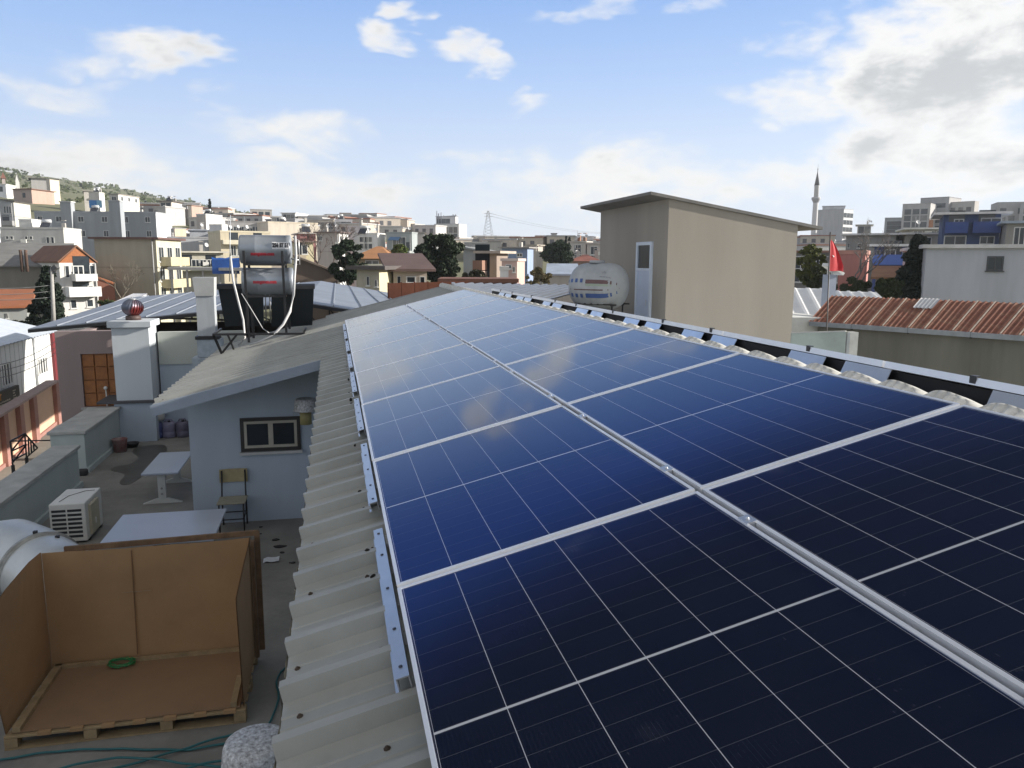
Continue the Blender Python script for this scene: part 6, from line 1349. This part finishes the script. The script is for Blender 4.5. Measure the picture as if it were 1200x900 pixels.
def squiggles(y0, y1, z, h, n):
    m_ = MB()
    for k in range(n):
        a = y0 + (y1 - y0) * k / n; m_.box(.002, .012, a, a + (y1 - y0) / n * rg.uniform(.5, .8), z, z + h * rg.uniform(.6, 1))
    o = m_.build('small_print', IVT, bd_); return o
y16 = on_x(15, 460, XW + .25).y - SG.location.y; y21 = on_x(20.5, 460, XW + .25).y - SG.location.y; y0l = on_x(-10, 460, XW + .25).y - SG.location.y; y11 = on_x(11.5, 460, XW + .25).y - SG.location.y
squiggles(y0l, y11, hS * .30, hS * .1, 14); squiggles(y0l, y11, hS * .1, hS * .13, 11)
for k in range(5): squiggles(y16, y21 - rg.uniform(0, .3), hS * (.1 + .16 * k), hS * .09, 4)

# ------------------------------------------------------------------ trees
BARK = mat('bark', (.09, .07, .055), .95, var=.35, scale=8)
def leaves(mb, centres, n, size, rg, flat=.0):
    for k in range(n):
        c, r_ = centres[rg.randrange(len(centres))]
        while True:
            p = Vector((rg.uniform(-1, 1), rg.uniform(-1, 1), rg.uniform(-1, 1)))
            if .25 < p.length < 1: break
        p = Vector(c) + Vector((p.x * r_, p.y * r_, p.z * r_ * .8))
        a = Vector((rg.gauss(0, 1), rg.gauss(0, 1), rg.gauss(0, 1) * (1 - flat))).normalized(); b = a.cross(Vector((rg.gauss(0, 1), rg.gauss(0, 1), rg.gauss(0, 1)))).normalized()
        s_ = size * rg.uniform(.6, 1.4); mb.add([p - a * s_, p - b * s_ * .6, p + a * s_, p + b * s_ * .6], [(0, 1, 2, 3)])
def tree(label, px, ybase, ytop, width, D, c1, c2, kind='round', n=2500, name='tree', seed=1, leaf=.0, trunk=True, group=None, cat='tree', zdown=0):
    n = int(n * 2.2); leaf *= .75
    rg = random.Random(seed); b = at(px, ybase, D); top = at(px, ytop, D); Ht = top.z - b.z; w = width * D / FPX / 2
    t = thing(name, label, cat, (b.x, b.y, b.z - zdown), (0, 0, 0), group); zo = zdown
    cs = []; size = leaf or max(.05, w * .075)
    if kind == 'round':
        for k in range(75):
            a = rg.uniform(0, 6.28); e = rg.uniform(-.85, 1); rr_ = math.sqrt(1 - e * e) * rg.uniform(.3, .92); cs.append(((w * rr_ * math.cos(a), w * rr_ * math.sin(a), zo + Ht * .55 + Ht * .38 * e), w * rg.uniform(.1, .27)))
        tr0 = .3
    elif kind == 'cone':
        for k in range(60):
            f = rg.uniform(0, 1) ** .8; rr_ = w * (1 - f) ** .75 * rg.uniform(.2, .9); a = rg.uniform(0, 6.28); cs.append(((rr_ * math.cos(a), rr_ * math.sin(a), zo + Ht * (.06 + .88 * f)), w * (.12 + .2 * (1 - f))))
    elif kind == 'column':
        for k in range(120):
            f = rg.uniform(0, 1); prof_ = min(1, .35 + f * 2.2) * (1 - f) ** .42 * 1.1 if f < .999 else .1; rr_ = w * prof_ * rg.uniform(.1, .75); a = rg.uniform(0, 6.28); cs.append(((rr_ * math.cos(a), rr_ * math.sin(a), zo + Ht * (.02 + .93 * f)), w * (.15 + .22 * (1 - f))))
    elif kind == 'bush':
        for k in range(30):
            a = rg.uniform(0, 6.28); rr_ = w * rg.uniform(0, .85); cs.append(((rr_ * math.cos(a), rr_ * math.sin(a) * .6, zo + Ht * rg.uniform(.1, .82) * (1 - .4 * (rr_ / w) ** 2)), w * rg.uniform(.12, .26)))
    lm = leaf_mat('leaf_%02d_%02d_%02d_%02d' % tuple(int(v * 200) for v in (c2[0], c2[1], c2[2], c1[1])), c1, c2, scale=3.5 / max(.3, w))
    m_ = MB(); rx = Ht * .025 + .03
    m_.tube([(0, 0, -1.5), (.02 * Ht, 0, zo + Ht * .25), (-.01 * Ht, .01 * Ht, zo + Ht * .6), (.01 * Ht, 0, zo + Ht * .9)], [rx * 1.2, rx, rx * .6, rx * .15], 8)
    for c, r_ in cs[:12]:
        z0 = min(c[2] * .75, zo + Ht * .6); m_.tube([(0, 0, z0 * .8), (c[0] * .5, c[1] * .5, (z0 * .8 + c[2]) / 2), c], [rx * .4, rx * .25, rx * .08], 5)
    m_.build('trunk', BARK, t)
    m_ = MB(); leaves(m_, cs, n, size, rg); m_.build('crown', lm, t); return t
def bare_tree(label, px, ybase, ytop, width, D, col, seed=1, name='bare_tree', depth=5, spread=.55):
    rg = random.Random(seed); b = at(px, ybase, D); Ht = at(px, ytop, D).z - b.z; w = width * D / FPX / 2
    t = thing(name, label, 'tree', b); m_ = MB(); tips = [0]
    def grow(p, d, L_, r_, k):
        q = p + d * L_; m_.tube([p, (p + q) / 2 + Vector((rg.uniform(-1, 1), rg.uniform(-1, 1), 0)) * L_ * .06, q], [r_, r_ * .8, r_ * .6], 4, caps=False)
        if k == 0: return
        for i in range(rg.choice((2, 3, 3)) if k > 1 else 4):
            dd = (d + Vector((rg.uniform(-1, 1) * spread * w / Ht * 2.2, rg.uniform(-1, 1) * spread, rg.uniform(-.25, .45)))).normalized(); grow(q, dd, L_ * rg.uniform(.6, .85), r_ * .66, k - 1)
    grow(Vector((0, 0, -1)), Vector((0, 0, 1)), Ht * .3 + 1, max(.1, Ht * .028), depth)
    m_.build('branches', mat('twig_%02d' % int(col[0] * 99), col, .95, var=.3, scale=3), t); return t
tree('dark drooping conifer in front of the old concrete house', 61, 388, 309, 56, 45, (.012, .02, .014), (.03, .045, .028), 'cone', 7000, 'conifer', 3, leaf=.13, zdown=2)
tree('dark evergreen with a lopsided crown right of the water tanks', 407, 345, 278, 44, 62, (.01, .02, .01), (.03, .05, .022), 'round', 6000, 'evergreen_tree', 5, leaf=.16, zdown=2)
tree('big dark round evergreen in the middle of the town', 516, 345, 272, 60, 66, (.01, .018, .008), (.03, .048, .02), 'round', 8000, 'evergreen_tree', 8, leaf=.17, zdown=2)
tree('lower left lobe tree touching the big dark round evergreen', 494, 345, 284, 26, 64, (.01, .018, .008), (.03, .048, .02), 'round', 2500, 'evergreen_tree', 12, leaf=.16, zdown=2)
tree('dark rounded green tree left of the stair house', 655, 315, 283, 40, 115, (.014, .026, .014), (.035, .058, .028), 'round', 4000, 'evergreen_tree', 15, leaf=.26)
tree('slim dark cypress behind the rounded green tree', 663, 300, 276, 5, 160, (.012, .02, .016), (.025, .04, .03), 'column', 700, 'cypress', 16, leaf=.25)
tree('second slim dark cypress just right of the first behind the rounded tree', 667, 300, 277, 5, 161, (.012, .02, .016), (.025, .04, .03), 'column', 700, 'cypress', 17, leaf=.25)
tree('lone slim cypress standing on the left hillside skyline', 247, 262, 232, 6, 220, (.01, .016, .012), (.022, .034, .022), 'column', 1000, 'cypress', 18, leaf=.3)
tree('broad dark cypress leaning beside the pale grey hall', 1070, 365, 272, 54, 48, (.008, .014, .01), (.02, .032, .02), 'column', 8000, 'cypress', 19, leaf=.14, zdown=2)
tree('yellow green poplar just right of the stair house', 947, 345, 284, 34, 62, (.06, .075, .012), (.15, .16, .03), 'round', 4200, 'poplar', 20, leaf=.13, zdown=2)
tree('olive green tree behind the small chimney', 960, 350, 306, 46, 56, (.03, .04, .012), (.075, .085, .025), 'bush', 4000, 'shrub', 21, leaf=.11, zdown=2)
tree('dark green shrub at the foot of the broad cypress', 1040, 352, 322, 44, 45, (.018, .03, .01), (.05, .065, .018), 'bush', 4500, 'shrub', 22, leaf=.09, zdown=2)
tree('lime green spring tree before the grey green apartment house', 469, 320, 285, 26, 85, (.06, .085, .02), (.13, .17, .04), 'round', 3000, 'poplar', 23, leaf=.16)
tree('pale green bush spilling over the orange tiled roof', 446, 305, 288, 24, 95, (.07, .075, .03), (.13, .13, .05), 'bush', 1500, 'shrub', 24, leaf=.16)
tree('low dark shrub under the conifer', 40, 400, 362, 50, 50, (.014, .022, .012), (.04, .05, .024), 'bush', 3500, 'shrub', 25, leaf=.12, zdown=2)
tree('grey green shrub below the unfinished beige house', 556, 342, 312, 44, 52, (.03, .032, .016), (.075, .07, .04), 'bush', 3500, 'shrub', 26, leaf=.1, zdown=2)
tree('dry ochre reed clump right of the pink house', 630, 338, 310, 36, 60, (.1, .085, .04), (.2, .16, .08), 'bush', 3000, 'shrub', 27, leaf=.1, zdown=2)
tree('olive bush at the foot of the olive apartment house', 128, 362, 346, 26, 70, (.03, .045, .012), (.08, .1, .03), 'bush', 1200, 'shrub', 28, leaf=.12)
tree('green hedge seen past the mauve house corner', 64, 440, 388, 14, 52, (.02, .035, .01), (.06, .085, .025), 'bush', 1500, 'shrub', 29, leaf=.1, zdown=2)
tree('dense olive shrub under the bare pale tree behind the rusty shed', 1003, 352, 320, 44, 47, (.02, .03, .012), (.06, .07, .03), 'bush', 3500, 'shrub', 41, leaf=.1, zdown=2)
bare_tree('bare brown branching tree left of the lopsided evergreen', 382, 340, 290, 60, 68, (.13, .1, .085), 3, depth=6)
bare_tree('bare pale grey tree behind the small chimney and flag', 1000, 350, 312, 46, 50, (.2, .18, .17), 4, depth=6)
bare_tree('thin leafless bush against the olive apartment wall', 143, 358, 332, 30, 80, (.17, .15, .12), 5, depth=5)
# scrub on the far hills
m_ = MB(); rg = random.Random(31)
for k in range(800):
    px = rg.uniform(-40, 470); R = rg.uniform(330, 930); th = math.atan((px - 600) / FPX)
    q = CAM + (RH * math.sin(th) + H * math.cos(th)) * R; z = terrain(th, R); s_ = rg.uniform(.5, 1.7) * (R / 600) ** .6 * (2.0 if rg.random() < .06 else 1)
    for j in range(7):
        c = Vector((q.x + rg.uniform(-1, 1) * s_, q.y + rg.uniform(-1, 1) * s_, z + rg.uniform(.1, 1.0) * s_)); a = Vector((rg.gauss(0, 1), rg.gauss(0, 1), rg.gauss(0, 1))).normalized() * s_ * .8; b_ = a.orthogonal().normalized() * s_ * .6
        m_.add([c - a, c - b_, c + a, c + b_], [(0, 1, 2, 3)])
tag(m_.build('hill_scrub', leaf_mat('scrub_leaf', (.035, .05, .018), (.07, .085, .035), .05)), 'dark scrub bushes scattered over the far green hillside', 'scrub', kind='stuff')
# ------------------------------------------------------------------ air
hm = bpy.data.materials.new('haze'); hm.use_nodes = True; N_ = hm.node_tree.nodes; N_.remove(N_['Principled BSDF'])
pv = N_.new('ShaderNodeVolumePrincipled'); pv.inputs['Color'].default_value = (.86, .92, 1, 1); pv.inputs['Density'].default_value = .00024; pv.inputs['Anisotropy'].default_value = .2
hm.node_tree.links.new(pv.outputs[0], N_['Material Output'].inputs['Volume'])
mb = MB(); mb.box(-1150, 1150, -1150, 1150, -40, 190)
tag(mb.build('haze', hm), kind='stuff')
# poles and wires
UP = thing('utility_pole', 'pale concrete utility pole in front of the dark conifer', 'pole', (at(62, 390, 42).x, at(62, 390, 42).y, -6.5))
m_ = MB(); m_.tube([at(63.5, 392, 42), at(60.5, 313, 42)], [.12, .08], 8); wpart(m_, 'shaft', mat('pale_pole', (.36, .35, .33), .85, var=.2), UP)
m_ = MB(); m_.bar(at(57, 318, 42), at(66, 319, 42), .1); m_.bar(at(63, 312, 42), at(66, 316, 42), .3); wpart(m_, 'crossarm', mat('dark_crossarm', (.08, .08, .08), .7), UP)
for i, (lab, ya, yb3) in enumerate((('upper', 334, 338), ('middle', 341, 345), ('lower', 348, 351))):
    p, q = at(61.5, ya, 42), at(-60, yb3 - 4, 40); m_ = MB(); m_.tube([p.lerp(q, k / 10) - Vector((0, 0, .6 * k / 10 * (1 - k / 10) * 4 * .3)) for k in range(11)], .018, 4)
    tag(m_.build('overhead_wire', mat('wire_grey', (.2, .2, .2), .7)), lab + ' overhead wire running left from the concrete utility pole', 'cable')
for i, (ya, yb3, lab) in enumerate(((421, 392, 'upper'), (428, 400, 'middle'), (437, 406, 'lower'))):
    p, q = at(-20, ya + 8, 26), at(70, yb3 + 4, 30); m_ = MB(); m_.tube([p.lerp(q, k / 10) - Vector((0, 0, .25 * k / 10 * (1 - k / 10) * 4)) for k in range(11)], .012, 4)
    tag(m_.build('street_wire', mat('wire_grey', (.2, .2, .2))), lab + ' thin wire crossing the white warehouse front', 'cable')
